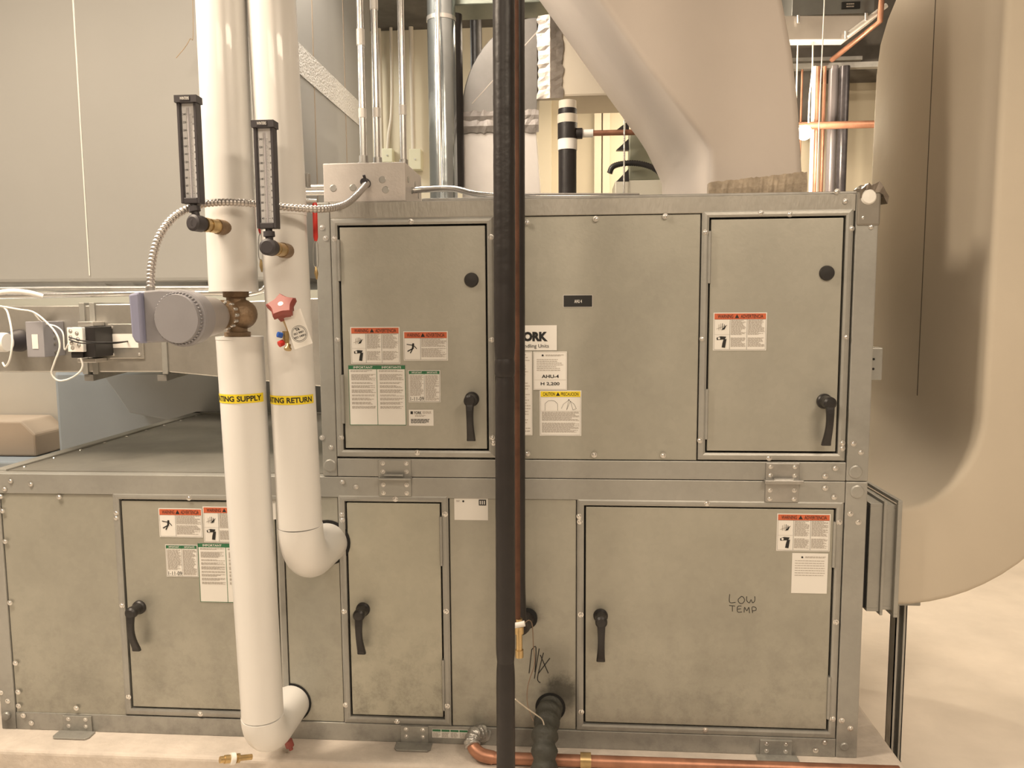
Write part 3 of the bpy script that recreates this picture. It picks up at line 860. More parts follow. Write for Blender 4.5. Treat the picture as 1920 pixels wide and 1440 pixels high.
mb.tube([a0 + adir * 0.05, a0 + adir * 0.11], 0.010, 12)
mb.build('yoke', steeld, cv)
act = MB().lathe(a0 + adir * 0.095, adir, [(0, 0.030), (0.004, 0.040), (0.02, 0.046), (0.10, 0.055), (0.115, 0.055)], 48).build('actuator_housing', mat('pale_grey_metal', (0.34, 0.315, 0.305), 0.35, 0.5), cv)
La = (at(330, 598, -0.47) - a0).length
mb = MB(); mb.lathe(a0 + adir * (La - 0.062), adir, [(0, 0.056), (0.004, 0.062), (0.040, 0.0650), (0.046, 0.0635), (0.048, 0.0575), (0.051, 0.057), (0.062, 0.0545), (0.063, 0.0001)], 56)
capo = mb.build('actuator_cap', greyp, cv)
mb = MB(); side = adir.cross(Vector((0, 0, 1))).normalized(); upn = side.cross(adir)
for k in range(44):
    a = 2 * math.pi * k / 44; c = a0 + adir * (La - 0.014) + (side * math.cos(a) + upn * math.sin(a)) * 0.0582
    mb.lathe(c, adir, [(0, 0.0022), (0.007, 0.0022), (0.008, 0.001)], 6)
mb.build('cap_knurling', greyp, capo)
# terminal box with lilac cover at its left
c = at(290, 596, -0.43)
mb = MB(); mb.prism([(ax(270, 548, -0.45), az(270, 546, -0.45)), (ax(300, 548, -0.45), az(300, 543, -0.45)), (ax(345, 560, -0.45), az(345, 545, -0.45)), (ax(345, 640, -0.45), az(345, 640, -0.45)), (ax(275, 640, -0.45), az(275, 643, -0.45))], -0.455, -0.385)
mb.build('terminal_box', greyp, cv, bevel=0.004)
mb = MB(); mb.prism([(ax(249, 548, -0.45), az(249, 552, -0.45)), (ax(270, 548, -0.45), az(270, 547, -0.45)), (ax(276, 640, -0.45), az(276, 644, -0.45)), (ax(262, 640, -0.45), az(262, 642, -0.45)), (ax(256, 640, -0.45), az(256, 630, -0.45))], -0.47, -0.375)
mb.build('terminal_cover', lilac, cv, bevel=0.005)

# ------------------------------------------------------------------ flexible conduit
JX0, JX1 = ax(606, 340, 0.01), ax(760, 340, 0.01)
JZ0, JZ1 = UZ1 + 0.001, az(680, 305, 0.01)
pts = [at(283, 548, -0.42), at(284, 500, -0.41), at(298, 445, -0.39), at(330, 404, -0.36), at(375, 384, -0.325), at(430, 379, -0.312), at(500, 384, -0.300), at(545, 389, -0.29), at(600, 392, -0.26), at(640, 386, -0.19), at(664, 370, -0.12), at(685, 347, -0.02), at(687, 344, 0.005)]
sp_ = smoothpath(pts, 40); L = 0; dense = []; rad = []
acc = [0]
for a, b in zip(sp_[:-1], sp_[1:]): acc.append(acc[-1] + (b - a).length)
tot = acc[-1]; n = int(tot / 0.0018); j = 0
for i in range(n + 1):
    s_ = tot * i / n
    while j < len(acc) - 2 and acc[j + 1] < s_: j += 1
    t = (s_ - acc[j]) / max(acc[j + 1] - acc[j], 1e-9)
    dense.append(sp_[j] * (1 - t) + sp_[j + 1] * t); rad.append(0.0078 + 0.0016 * (1 if (i % 5) in (1, 2, 3) else 0) if True else 0)
fc = thing('flexible_conduit', 'ribbed steel flexible conduit looping from the actuator to the junction box', 'conduit', pts[0])
MB().tube(dense, rad, 12).build('ribbed_sheath', mat('flex_steel', (0.55, 0.52, 0.50), 0.35, 0.8), fc)
MB().lathe(at(283, 556, -0.42), (0, 0, 1), [(0, 0.012), (0.012, 0.012), (0.013, 0.0105), (0.022, 0.0105)], 16).build('connector', steeld, fc)
mb = MB(); mb.lathe(at(687, 344, 0.009), (0, -1, 0), [(0, 0.013), (0.012, 0.013), (0.014, 0.010), (0.03, 0.010)], 14); mb.tube([at(687, 344, -0.01), at(682, 328, -0.02)], 0.004, 8)
mb.build('box_connector', charc, fc)

# ------------------------------------------------------------------ thermometers
def thermometer(label, pxb, pyb, Y, joint_px, joint_py, tip_px, tip_py, tipY):
    b = at(pxb, pyb, Y)      # bottom centre of case, front plane Y
    w, h, dp = 0.0470, 0.231, 0.026
    t = thing('thermometer', label, 'thermometer', (b.x, Y + dp / 2, b.z - 0.06), 'industrial thermometers on the heating pipes')
    x0, x1 = b.x - w / 2, b.x + w / 2; z0, z1 = b.z, b.z + h
    mb = MB()
    fw = 0.0072
    mb.box(x0, x0 + fw, Y, Y + dp, z0, z1); mb.box(x1 - fw, x1, Y, Y + dp, z0, z1)
    mb.box(x0 + fw, x1 - fw, Y, Y + dp, z0, z0 + 0.013); mb.box(x0 + fw, x1 - fw, Y + 0.012, Y + dp, z0 + 0.013, z1)
    mb.build('case', charc, t, bevel=0.0015)
    mb = MB(); mb.box(x0 - 0.003, x1 + 0.003, Y - 0.004, Y + dp + 0.002, z1 - 0.002, z1 + 0.014); mb.box(b.x - 0.013, b.x + 0.011, Y - 0.0048, Y - 0.003, z1 + 0.001, z1 + 0.012)
    add_text(mb, 'WINTERS', b.x - 0.012, b.x + 0.010, z1 + 0.003, z1 + 0.0095, Y - 0.0054, 1, 0.01)
    mb.build('top_cap', [charc, paper], t, bevel=0.001)
    mb = MB(); ys = Y + 0.011
    mb.box(x0 + fw, x1 - fw, ys, ys + 0.001, z0 + 0.013, z1)
    xa, xb = x0 + fw, x1 - fw; zz0, zz1 = z0 + 0.024, z1 - 0.026
    for i, v in enumerate(range(40, 241, 20)):
        z = zz0 + (zz1 - zz0) * i / 10
        add_text(mb, str(v), xa + 0.0015, xa + (0.0095 if v >= 100 else 0.0075), z - 0.0023, z + 0.0023, ys - 0.0004, 1, 0.01)
    for i in range(51):
        z = zz0 + (zz1 - zz0) * i / 50; l = 0.005 if i % 5 == 0 else 0.003
        mb.box(xa + 0.0155 - l, xa + 0.0155, ys - 0.0004, ys, z - 0.0002, z + 0.0002, 1)
        mb.box(xb - 0.0145, xb - 0.0145 + l, ys - 0.0004, ys, z - 0.0002, z + 0.0002, 1)
    for i, v in enumerate(range(0, 111, 10)):
        z = zz0 + (zz1 - zz0) * i / 11.4
        add_text(mb, str(v), xb - (0.0075 if v >= 100 else 0.0065), xb - 0.001, z - 0.002, z + 0.002, ys - 0.0004, 1, 0.01)
    mb.build('scale_plate', [mat('scale_white', (0.85, 0.85, 0.87), 0.4), ink], t)
    mb = MB(); mb.tube([(b.x - 0.0005, ys - 0.0025, z0 + 0.013), (b.x - 0.0005, ys - 0.0025, z1 - 0.012)], 0.0022, 10)
    mb.build('glass_tube', mat('glass_tube', (0.55, 0.53, 0.56), 0.15), t)
    # adjustable joint and well
    j = at(joint_px, joint_py, Y + dp / 2); tip = at(tip_px, tip_py, tipY)
    mb = MB(); mb.lathe((b.x, Y + dp / 2, z0), (j - Vector((b.x, Y + dp / 2, z0))), [(0, 0.008), (0.006, 0.008), (0.006, 0.013), (0.018, 0.0135), (0.020, 0.009), (0.05, 0.009)], 18)
    mb.build('stem', charc, t)
    mb = MB(); d = (tip - j).normalized(); mb.lathe(j - d * 0.016, d, [(-0.003, 0.014), (0.0, 0.0195), (0.026, 0.0195), (0.028, 0.015), (0.034, 0.015)], 24)
    mb.lathe(j - Vector((0, 0.019, 0)), (0, 1, 0), [(0, 0.009), (0.004, 0.012), (0.03, 0.012)], 18)
    mb.build('swivel_joint', charc, t)
    mb = MB(); L = (tip - j).length
    mb.lathe(j + d * 0.016, d, [(0, 0.012), (0.004, 0.012), (0.004, 0.0175), (0.014, 0.0175), (0.014, 0.014), (0.022, 0.014), (0.022, 0.0165), (L - 0.030, 0.0165), (L - 0.030, 0.0155), (L, 0.0155)], 14)
    mb.build('brass_well', brass, t)
    mb = MB(); mb.lathe(tip - d * 0.012, d, [(-0.012, 0.0185), (0.024, 0.0185)], 18); mb.build('well_socket', bronze, t)


thermometer('dark-framed thermometer on the left, beside the supply pipe', 357.5, 381, -0.372, 371, 419, 420, 427, -0.275)
thermometer('dark-framed thermometer standing in front of the return pipe', 500, 428, -0.372, 506, 464, 535, 470, -0.258)

# ------------------------------------------------------------------ balancing valve with tag
bv = thing('balancing_valve', 'small valve with red star handwheel and white tag on the return pipe', 'valve', at(540, 640, -0.28))
c = at(528, 574, -0.34)
d = (Vector((c.x, c.y, c.z)) - at(548, 618, -0.27)).normalized()
side = d.cross(Vector((0, 1, 0))).normalized(); upn = side.cross(d)
mb = MB(); rings = []
for (t, sc) in ((-0.034, 0.60), (-0.016, 0.72), (-0.008, 1.0), (0.004, 1.02), (0.009, 0.86)):
    ring = []
    for k in range(60):
        a = 2 * math.pi * k / 60
        rr = (0.0375 - 0.011 * abs(math.sin(2.5 * a)) ** 0.8) * sc
        ring.append(c + d * t + (side * math.cos(a) + upn * math.sin(a)) * rr)
    rings.append(ring)
mb.loft(rings, smooth=True); mb.build('handwheel', redm, bv)
mb = MB(); mb.lathe(c + d * 0.0085, d, [(0, 0.0065), (0.001, 0.0065), (0.001, 0.0001)], 16); add = mb.build('dial_window', wirew, bv)
mb = MB(); mb.lathe(c - d * 0.028, -d, [(0, 0.017), (0.012, 0.017), (0.013, 0.013), (0.07, 0.013)], 20)
e = at(536, 636, -0.285); mb.lathe(e + Vector((0, 0, 0.02)), (0, 0, -1), [(0, 0.008), (0.03, 0.008)], 12)
mb.build('valve_body', brass, bv)
mb = MB(); mb.lathe(at(529, 629, -0.30), (-0.6, -0.5, 0.2), [(0, 0.007), (0.012, 0.007), (0.013, 0.004)], 8); mb.build('blue_test_cap', blue, bv)
mb = MB(); mb.lathe(at(531, 642, -0.30), (-0.5, -0.6, -0.3), [(0, 0.008), (0.012, 0.008), (0.013, 0.004)], 8); mb.build('red_test_cap', red, bv)
mb = MB(); mb.lathe(at(541, 646, -0.31), (0, -0.6, -1), [(0, 0.006), (0.010, 0.006), (0.010, 0.009), (0.014, 0.009)], 10); mb.build('brass_nipple', brass, bv)
# tag
TY = -0.335
cn = at(558, 617, TY); ang = math.radians(19)
ux = Vector((math.cos(ang), 0, math.sin(ang))); uz = Vector((-math.sin(ang), 0.04, math.cos(ang)))
nrm = ux.cross(uz)  # points away from the viewer's side when +Y
if nrm.y > 0: nrm = -nrm
mb = MB()
hw, hh = 0.0235, 0.044
def T(x, z, k=0.0): return cn + ux * x + uz * z + nrm * k
corner = [T(-hw, -hh), T(hw, -hh), T(hw, hh), T(-hw, hh)]
back = [T(-hw, -hh, -0.001), T(hw, -hh, -0.001), T(hw, hh, -0.001), T(-hw, hh, -0.001)]
mb.loft([back, corner], 0)
n = 40
for (ra, rb) in ((0.0165, 0.0174), (0.0195, 0.0202)):
    for k in range(n):
        a, b = 2 * math.pi * k / n, 2 * math.pi * (k + 1) / n
        mb.add([T(ra * math.cos(a), ra * math.sin(a) - 0.012, .0004), T(rb * math.cos(a), rb * math.sin(a) - 0.012, .0004), T(rb * math.cos(b), rb * math.sin(b) - 0.012, .0004), T(ra * math.cos(b), ra * math.sin(b) - 0.012, .0004)], [(0, 1, 2, 3)], 1)
for tx, xa, xb, za, zb, bo in (('TA', -0.006, 0.005, -0.004, 0.003, 0.04), ('ISO 9001', -0.013, 0.012, -0.012, -0.007, 0.02), ('ISO 14001', -0.015, 0.014, -0.021, -0.016, 0.02)):
    v, f = text2d(tx, bo); mb.add([T(xa + a * (xb - xa), za + b * (zb - za), .0006) for a, b in v], f, 1)
mb.build('tag', [paper, ink], bv)

# ------------------------------------------------------------------ red lever handles with wire loops, seen beside the pipes
def lever(label, px, py0, py1, Y, pipe_px):
    t = thing('ball_valve', label, 'valve', at(px, py1, Y), 'small red-lever valves behind the heating pipes')
    a, b = at(px, py0, Y), at(px + 2, py1, Y)
    MB().tube([a, a + (b - a) * 0.1, b + (a - b) * 0.1, b], [0.004, 0.0065, 0.0065, 0.004], 10).build('lever', red, t)
    w = [b, at(px - 2, py1 + 8, Y), at(px - 2, py1 + 42, Y), at(px + 3, py1 + 50, Y), at(px + 7, py1 + 42, Y), at(px + 6, py1 + 8, Y), b]
    MB().tube(smoothpath(w, 5), 0.0011, 6).build('wire_loop', steeld, t)
    MB().tube([at(px + 2, py1 + 48, Y), at(px + 3, py1 + 60, Y), at(px + 4, py1 + 72, Y)], [0.002, 0.0055, 0.002], 8).build('seal', brass, t)
    p = at(px - 10, py0 + 4, Y)
    MB().lathe(a + Vector((0, 0, -0.002)), (Vector((pipe_px[0], pipe_px[1], a.z)) - a), [(-0.004, 0.006), (0.05, 0.006)], 10).build('valve_body', steeld, t)


lever('red-lever ball valve at the right of the return pipe', 590, 376, 452, -0.165, (C1.x - 0.02, -0.2))
lever('red-lever ball valve between the supply and return pipes', 487, 380, 438, -0.165, (vx, -0.2))

# ------------------------------------------------------------------ junction box and conduits
jb = thing('junction_box', 'perforated pale steel junction box standing on top of the upper cabinet', 'junction box', ((JX0 + JX1) / 2, 0.12, JZ0))
mb = MB(); mb.box(JX0, JX1, 0.01, 0.25, JZ0, JZ1); mb.build('box', mat('box_steel', (0.60, 0.56, 0.53), 0.45, 0.3, 0.05, 20, 0.06, 160), jb, bevel=0.003)
for px, py in ((625, 353), (662, 352), (717, 337), (723, 356)):
    mb = MB(); mb.lathe((ax(px, py, 0.01), 0.011, az(px, py, 0.01)), (0, -1, 0), [(0, 0.010), (0.0015, 0.010), (0.0022, 0.0085), (0.0022, 0.0001)], 20); mb.build('knockout', steeld, jb)
for k in range(4):
    mb = MB(); mb.lathe((JX1 - 0.001, 0.05 + 0.05 * k, (JZ0 + JZ1) / 2 + 0.012 * (-1) ** k), (1, 0, 0), [(0, 0.009), (0.0025, 0.009), (0.0025, 0.0001)], 16); mb.build('knockout', steeld, jb)


def emt(label, px, py, Y, cpl, r=0.0095):
    b = at(px, py, Y); b = Vector((b.x, Y, JZ1))
    t = thing('steel_conduit', label, 'conduit', b, 'bright conduits rising from the junction box')
    MB().tube([b, (b.x, Y, CEIL)], r, 20).build('tube', steel, t)
    MB().lathe(b, (0, 0, 1), [(0, r + 0.006), (0.008, r + 0.006), (0.008, r + 0.0035), (0.026, r + 0.003), (0.026, r)], 20).build('connector', steeld, t)
    for z0_, z1_ in cpl:
        za, zb = az(px, z0_, Y), az(px, z1_, Y)
        MB().lathe((b.x, Y, zb), (0, 0, 1), [(0, r), (0, r + 0.002), (za - zb, r + 0.002), (za - zb, r)], 20).build('coupling', mat('white_coupling', (0.8, 0.78, 0.75), 0.4, 0.3), t)


emt('leftmost bright steel conduit rising from the junction box', 682, 304, 0.05, [(204, 221), (55, 85)])
emt('middle bright steel conduit rising from the junction box', 708, 304, 0.08, [(203, 220), (0, 18)])
emt('rightmost bright steel conduit rising from the junction box', 757, 304, 0.12, [(198, 216)])
# conduit leaving right
pts = [at(764, 357, 0.12), at(800, 355, 0.12), at(850, 354, 0.09), at(890, 363, 0.07), at(935, 368, 0.06)]
pts = [Vector((p.x, p.y, max(p.z, UZ1 + 0.010))) for p in pts]; pts[0].x = JX1
tag(MB().tube(smoothpath(pts, 6) + [Vector((0.2, 0.06, UZ1 + 0.011))], 0.009, 16).build('steel_conduit', steel), 'grey conduit lying along the cabinet top, right of the junction box', 'conduit')
tag(MB().tube([at(560, 352, 0.10), Vector((JX0, 0.10, at(560, 352, 0.10).z))], 0.0085, 14).build('steel_conduit', steel), 'short white conduit entering left of the junction box, upper one', 'conduit')
tag(MB().tube([at(560, 362, 0.10), Vector((JX0, 0.10, at(560, 362, 0.10).z))], 0.0085, 14).build('steel_conduit', steel), 'short white conduit entering left of the junction box, lower one', 'conduit')

# wall-side cables and boxes
def vrun(name, label, cat, px, py0, py1, Y, r, mt, group=None, top=None, n=14):
    b = at(px, py1, Y); b.z = max(b.z, 0.0); tp = Vector((b.x, Y, CEIL if py0 is None else az(px, py0, Y)))
    o = MB().tube([b, tp], r, n).build(name, mt); return tag(o, label, cat, group)


beigew = mat('beige_cable', (0.62, 0.56, 0.47), 0.6)
for px, py, lab in ((728, 293, 'small cream wall box beneath a cable, left one'), (780, 300, 'small cream wall box behind the junction box corner, right one')):
    c = at(px, py, 2.66)
    w_, h_ = (0.032, 0.042) if px < 750 else (0.036, 0.062)
    t = thing('wall_box', lab, 'wall box', (c.x, 2.68, c.z - h_))
    mb = MB(); mb.box(c.x - w_, c.x + w_, 2.63, 2.70, c.z - h_, c.z + h_); mb.build('cover', mat('cream_plastic', (0.68, 0.66, 0.50), 0.5), t, bevel=0.004)
    MB().lathe((c.x, 2.63, c.z), (0, -1, 0), [(0, 0.006), (0.004, 0.005), (0.004, 0.0001)], 10).build('screw', zinc, t)
c = at(727, 281, 2.64)
tag(MB().tube(smoothpath([c, at(729, 250, 2.64), at(734, 215, 2.65), at(735, 150, 2.65), at(733, 60, 2.65), Vector((at(732, 0, 2.65).x, 2.65, CEIL))], 6), 0.010, 10).build('cable', beigew), 'beige cable running up from the left cream wall box', 'cable')
vrun('wall_conduit', 'cream conduit rising from the right cream wall box', 'conduit', 775, None, 281, 2.65, 0.014, beigew)
vrun('wall_conduit', 'cream wall conduit just right of the middle steel conduit', 'conduit', 718, None, 372, 2.66, 0.012, beigew)
mb = MB(); c = at(714, 12, 2.6); mb.box(c.x - 0.03, c.x + 0.03, 2.62, 2.7, c.z - 0.06, c.z + 0.12); tag(mb.build('wall_box', beigew, bevel=0.004), 'pale box high on the wall beside the steel conduits', 'wall box')

# ------------------------------------------------------------------ black insulated pipes in front
FY = -0.36
b0 = at(948.5, 1440, FY); t0 = at(944.5, 0, FY)
dd = (t0 - b0)
bot = b0 - dd * ((b0.z - 0.02) / dd.z); tp = b0 + dd * ((CEIL - b0.z) / dd.z)
bp = thing('insulated_pipe', 'thick black foam insulated pipe crossing the whole picture in front', 'pipe', bot)
js = [bot.z, az(948, 1240, FY), az(947, 706, FY), az(947, 672, FY), CEIL]
rs = [0.0228, 0.0232, 0.0242, 0.0250]
for i in range(4):
    pts = []; rr = []; n = max(6, int((js[i + 1] - js[i]) / 0.02))
    for k in range(n + 1):
        z = js[i] + (js[i + 1] - js[i]) * k / n
        pts.append(b0 + dd * ((z - b0.z) / dd.z))
        e = min(k, n - k); rr.append(rs[i] * (0.90 if e == 0 else 0.98 if e == 1 else 1.0) + random.uniform(-1, 1) * 0.0003)
    MB().tube(pts, rr, 28).build('foam_section', foam, bp)
# second pipe behind it, bends into the cabinet
SY = -0.10
hx, hz = ax(989, 1158), az(989, 1158)
s0 = at(966.5, 0, SY)
s1 = Vector((at(969, 1120, SY).x, SY, hz))
bp2 = thing('insulated_pipe', 'slimmer black foam insulated pipe behind the thick one, bending into the lower cabinet', 'pipe', (s1.x, SY, hz - 0.03))
dirv = (s0 - at(969, 1120, SY)); tp = at(969, 1120, SY) + dirv * ((CEIL - at(969, 1120, SY).z) / dirv.z)
MB().tube(fillet([tp, at(969, 1100, SY), s1 + Vector((0.004, 0, 0)), Vector((hx, 0.004, hz))], 0.05, 8), 0.0235, 24).build('foam', foam, bp2)
MB().lathe((hx, 0.001, hz), (0, -1, 0), [(0, 0.029), (0.012, 0.029), (0.016, 0.02)], 24).build('grommet', gasket, bp2)
# copper line between
cy = -0.20
q0, q1 = at(967.5, 0, cy), at(971, 1170, cy)
dq = q0 - q1; tq = q1 + dq * ((CEIL - q1.z) / dq.z)
cpn = thing('copper_line', 'thin copper line squeezed between the two black pipes, brass valve at its foot', 'pipe', q1)
MB().tube([q1, tq], 0.0068, 14).build('tube', copperd, cpn)
p = at(975, 1200, cy)
MB().lathe(at(973, 1160, cy), (at(974, 1250, cy) - at(973, 1160, cy)), [(0, 0.009), (0.02, 0.009), (0.02, 0.0125), (0.04, 0.0125), (0.04, 0.0085), (0.085, 0.0085), (0.085, 0.011), (0.105, 0.011), (0.106, 0.006)], 16).build('brass_valve', brass, cpn)
MB().tube([at(965, 1173, cy - 0.01), at(984, 1169, cy - 0.01)], 0.0075, 12).build('white_handle', wirew, cpn)
wpts = [at(984, 1168, cy), at(992, 1163, -0.15), at(998, 1172, -0.10), at(1000, 1210, -0.05), at(1002, 1245, -0.03), at(990, 1285, -0.03), at(989, 1320, -0.05), at(1000, 1352, -0.08)]
tag(MB().tube(smoothpath(wpts, 8), 0.0013, 8).build('sensor_wire', mat('wire_brown', (0.25, 0.17, 0.12), 0.5)), 'thin wire looping from the brass valve to the wrapped drain pipe', 'wire')
wpts = [at(966, 1311, -0.26), at(985, 1326, -0.22), at(1005, 1340, -0.17), at(1018, 1352, -0.125), at(1022, 1378, -0.135)]
tag(MB().tube(smoothpath(wpts, 8), 0.0018, 8).build('cable', beigew), 'pale pinkish cable lying across the wrapped drain pipe', 'cable')

# wrapped drain pipe
dz, dx = az(1032, 1326), ax(1032, 1326)
wp = thing('wrapped_drain_pipe', 'short drain pipe wrapped in dark tape leaving the cabinet near the floor', 'pipe', at(1022, 1440, -0.14))
pp = smoothpath([Vector((dx, 0.004, dz)), at(1027, 1345, -0.05), at(1021, 1385, -0.125), at(1021, 1440, -0.165), Vector((ax(1021, 1480, -0.12), -0.170, 0.0))], 12)
MB().tube(pp, [0.034 + 0.004 * math.sin(i * 0.9) + random.uniform(-.001, .001) for i in range(len(pp))], 24).build('tape_wrap', foamwrap, wp)
MB().lathe((dx, 0.002, dz), (0, -1, 0), [(0, 0.044), (0.004, 0.044), (0.004, 0.030)], 32).build('sleeve_ring', gasket, wp)

# copper condensate line along pad
CYp = -0.095
k0 = at(925, 1420, CYp); k1 = at(1700, 1452, CYp)
k0.z = PADZ + 0.0185; k1 = Vector((k1.x - 0.02, CYp, k0.z))
tr = thing('copper_drain_line', 'copper drain line running along the foot of the pad, wrapped trap at left', 'pipe', (k0.x, CYp, k0.z - 0.02))
e0 = Vector((ax(905, 1374, -0.02), 0.0, az(905, 1374, -0.02)))
e1 = at(890, 1378, -0.10); e2 = at(893, 1408, -0.15); 
MB().tube([Vector((k0.x - 0.02, CYp, k0.z)), k1], 0.0165, 20).build('long_run', copper, tr)
MB().tube(smoothpath([at(889, 1374, -0.035), at(886, 1390, -0.06), at(890, 1404, -0.082), at(903, 1415, CYp), Vector((k0.x, CYp, k0.z))], 8), 0.0185, 20).build('copper_elbow', copper, tr)
pp = smoothpath([Vector((ax(908, 1376), 0.0, az(908, 1376))), at(900, 1374, -0.02), at(890, 1378, -0.045), at(885, 1390, -0.065), at(887, 1400, -0.078)], 8)
MB().tube(pp, [0.021 + 0.003 * math.sin(i * 1.3) for i in range(len(pp))], 18).build('tape_wrap', foil, tr)
MB().lathe((ax(1088, 1428, CYp), CYp, k0.z + 0.002), (1, 0, 0), [(0, 0.021), (0.03, 0.021)], 20).build('brass_coupling', brass, tr)

# ------------------------------------------------------------------ white chute duct on the cabinet top
FYc, BYc = 0.12, 1.05
def interp(tab, z):
    for (z0, x0), (z1, x1) in zip(tab[:-1], tab[1:]):
        if z <= z1: return x0 + (x1 - x0) * max(0.0, (z - z0)) / (z1 - z0)
    (z0, x0), (z1, x1) = tab[-2:]; return x1 + (x1 - x0) * (z - z1) / (z1 - z0)
def tabl(pxs, Y): return [(az(a, b, Y), ax(a, b, Y)) for a, b in pxs]
FLt = tabl([(1331, 345), (1331, 275), (1292, 226), (1200, 106), (1125, 0)], FYc)
FRt = tabl([(1508, 345), (1500, 200), (1489, 100), (1470, 0)], FYc)
BLt = tabl([(1240, 345), (1196, 256), (1130, 132), (1055, 0)], BYc)
z0c = UZ1 + 0.010
rings = []
zs = [z0c + i * 0.045 for i in range(28)]
for z in zs:
    if z > CEIL - 0.02: break
    fl, fr, bl = interp(FLt, z), interp(FRt, z), interp(BLt, z)
    bl = min(bl, fl + 0.05)
    br = fr + 0.02
    r = 0.022; rg = []
    for (cx, cyy, sx, sy, a0_) in ((fl, FYc, 1, 1, math.pi), (fr, FYc, -1, 1, 1.5 * math.pi), (br, BYc, -1, -1, 0), (bl, BYc, 1, -1, 0.5 * math.pi)):
        for k in range(5):
            a = a0_ + math.pi / 2 * k / 4
            rg.append((cx + sx * r + r * math.cos(a), cyy + sy * r + r * math.sin(a), z))
    rings.append(rg)
ch = thing('chute_duct', 'white canvas-wrapped duct slanting up left from the top of the upper cabinet', 'duct', ((FLt[0][1] + FRt[0][1]) / 2, 0.5, UZ1))
mb = MB(); mb.loft(rings, smooth=True); mb.build('wrap', canvasw, ch)
mb = MB(); rg2 = []
xl, xr = interp(FLt, z0c) - 0.004, interp(FRt, z0c) + 0.006
for i in range(40):
    t = i / 39; x = xl + (xr - xl) * t
    hgt = 0.054 + 0.026 * t + random.uniform(-.002, .002)
    rg2.append([(x, FYc - 0.006, UZ1 + 0.0005), (x, FYc - 0.008 + random.uniform(-.002, .002), UZ1 + hgt * 0.6), (x, FYc - 0.002, UZ1 + hgt), (x, FYc + 0.02, UZ1 + hgt), (x, FYc + 0.02, UZ1 + 0.0005)])
mb.loft(rg2, smooth=False); mb.build('torn_edge', mat('raw_insulation', (0.40, 0.33, 0.25), 0.9, 0, 0.25, 40, 0.3, 80), ch)

# ------------------------------------------------------------------ big beige elbow duct on the right
dy0, dy1 = 0.05, 0.93
MX = 0.930; cz = S - 0.30; XI, XO = 1.150, 1.47
def drect(pi, po, y0, y1, r=0.018, zi=None):
    """section across the duct: pi = inner (X,Z), po = outer (X,Z), in depth y0..y1, rounded corners"""
    pi = Vector((pi[0], 0, pi[1])); po = Vector((po[0], 0, po[1])); w = (po - pi); L_ = w.length; w.normalize()
    out = []
    for (u, v, su, sv, a0_) in ((0, y0, 1, 1, math.pi), (L_, y0, -1, 1, 1.5 * math.pi), (L_, y1, -1, -1, 0), (0, y1, 1, -1, 0.5 * math.pi)):
        for k in range(5):
            a = a0_ + math.pi / 2 * k / 4
            uu = u + su * r + r * math.cos(a); vv = v + sv * r + r * math.sin(a)
            q = pi + w * uu; out.append((q.x, vv, q.z))
    return out
rings = []
rings.append(drect((MX, cz - 0.27), (MX, cz - 0.56), dy0, dy1))
for k in range(1, 17):
    a = math.pi / 2 * k / 16
    rings.append(drect((MX + 0.220 * math.sin(a), cz - 0.27 * math.cos(a)), (MX + 0.540 * math.sin(a), cz - 0.56 * math.cos(a)), dy0, dy1))
for z, yb_, yf in ((S + 0.2, 0.93, dy0), (S + 0.6, 0.93, dy0), (S + 0.85, 0.925, dy0), (S + 0.95, 0.90, dy0 - 0.02), (S + 1.02, 0.84, dy0 - 0.05), (S + 1.08, 0.75, dy0 - 0.1), (S + 1.13, 0.60, dy0 - 0.2), (S + 1.17, 0.4, dy0 - 0.35), (S + 1.20, 0.1, dy0 - 0.5)):
    rings.append(drect((XI, z), (XO, z), yf, yb_))
bd = thing('elbow_duct', 'huge beige canvas-wrapped duct at the right edge, bending into the lower cabinet', 'duct', (1.2, 0.5, S - 0.86))
mb = MB(); mb.loft(rings, smooth=True); mb.build('wrap', canvas, bd)
mb = MB(); mb.box(XI - 0.0008, XI + 0.002, 0.455, 0.4595, cz, S + 1.0); mb.build('wrap_seam', mat('dark_seam', (0.12, 0.10, 0.08), 0.8), bd)  # thin dark seam line in the wrap
# flexible connector
fx = thing('flexible_duct_connector', 'galvanised and black collar joining the beige elbow duct to the lower cabinet', 'duct connector', (0.89, 0.5, S - 0.86))
def loop(x0, x1, o, mt, nm):
    mb = MB(); za, zb = cz - 0.27 + o, cz - 0.56 - o
    t = 0.01
    mb.box(x0, x1, dy0 - o, dy1 + o, zb, zb + t); mb.box(x0, x1, dy0 - o, dy1 + o, za - t, za)
    mb.box(x0, x1, dy0 - o, dy0 - o + t, zb + t, za - t); mb.box(x0, x1, dy1 + o - t, dy1 + o, zb + t, za - t)
    return mb.build(nm, mt, fx, bevel=0.001)
loop(UX1 + 0.001, 0.852, 0.004, gasket, 'black_collar')
loop(0.852, 0.886, 0.012, G_rail, 'metal_flange'); loop(0.886, 0.894, 0.020, G_rail, 'metal_flange'); loop(0.894, 0.928, 0.008, G_rail, 'metal_sleeve'); loop(0.922, 0.934, 0.024, G_rail, 'metal_flange')
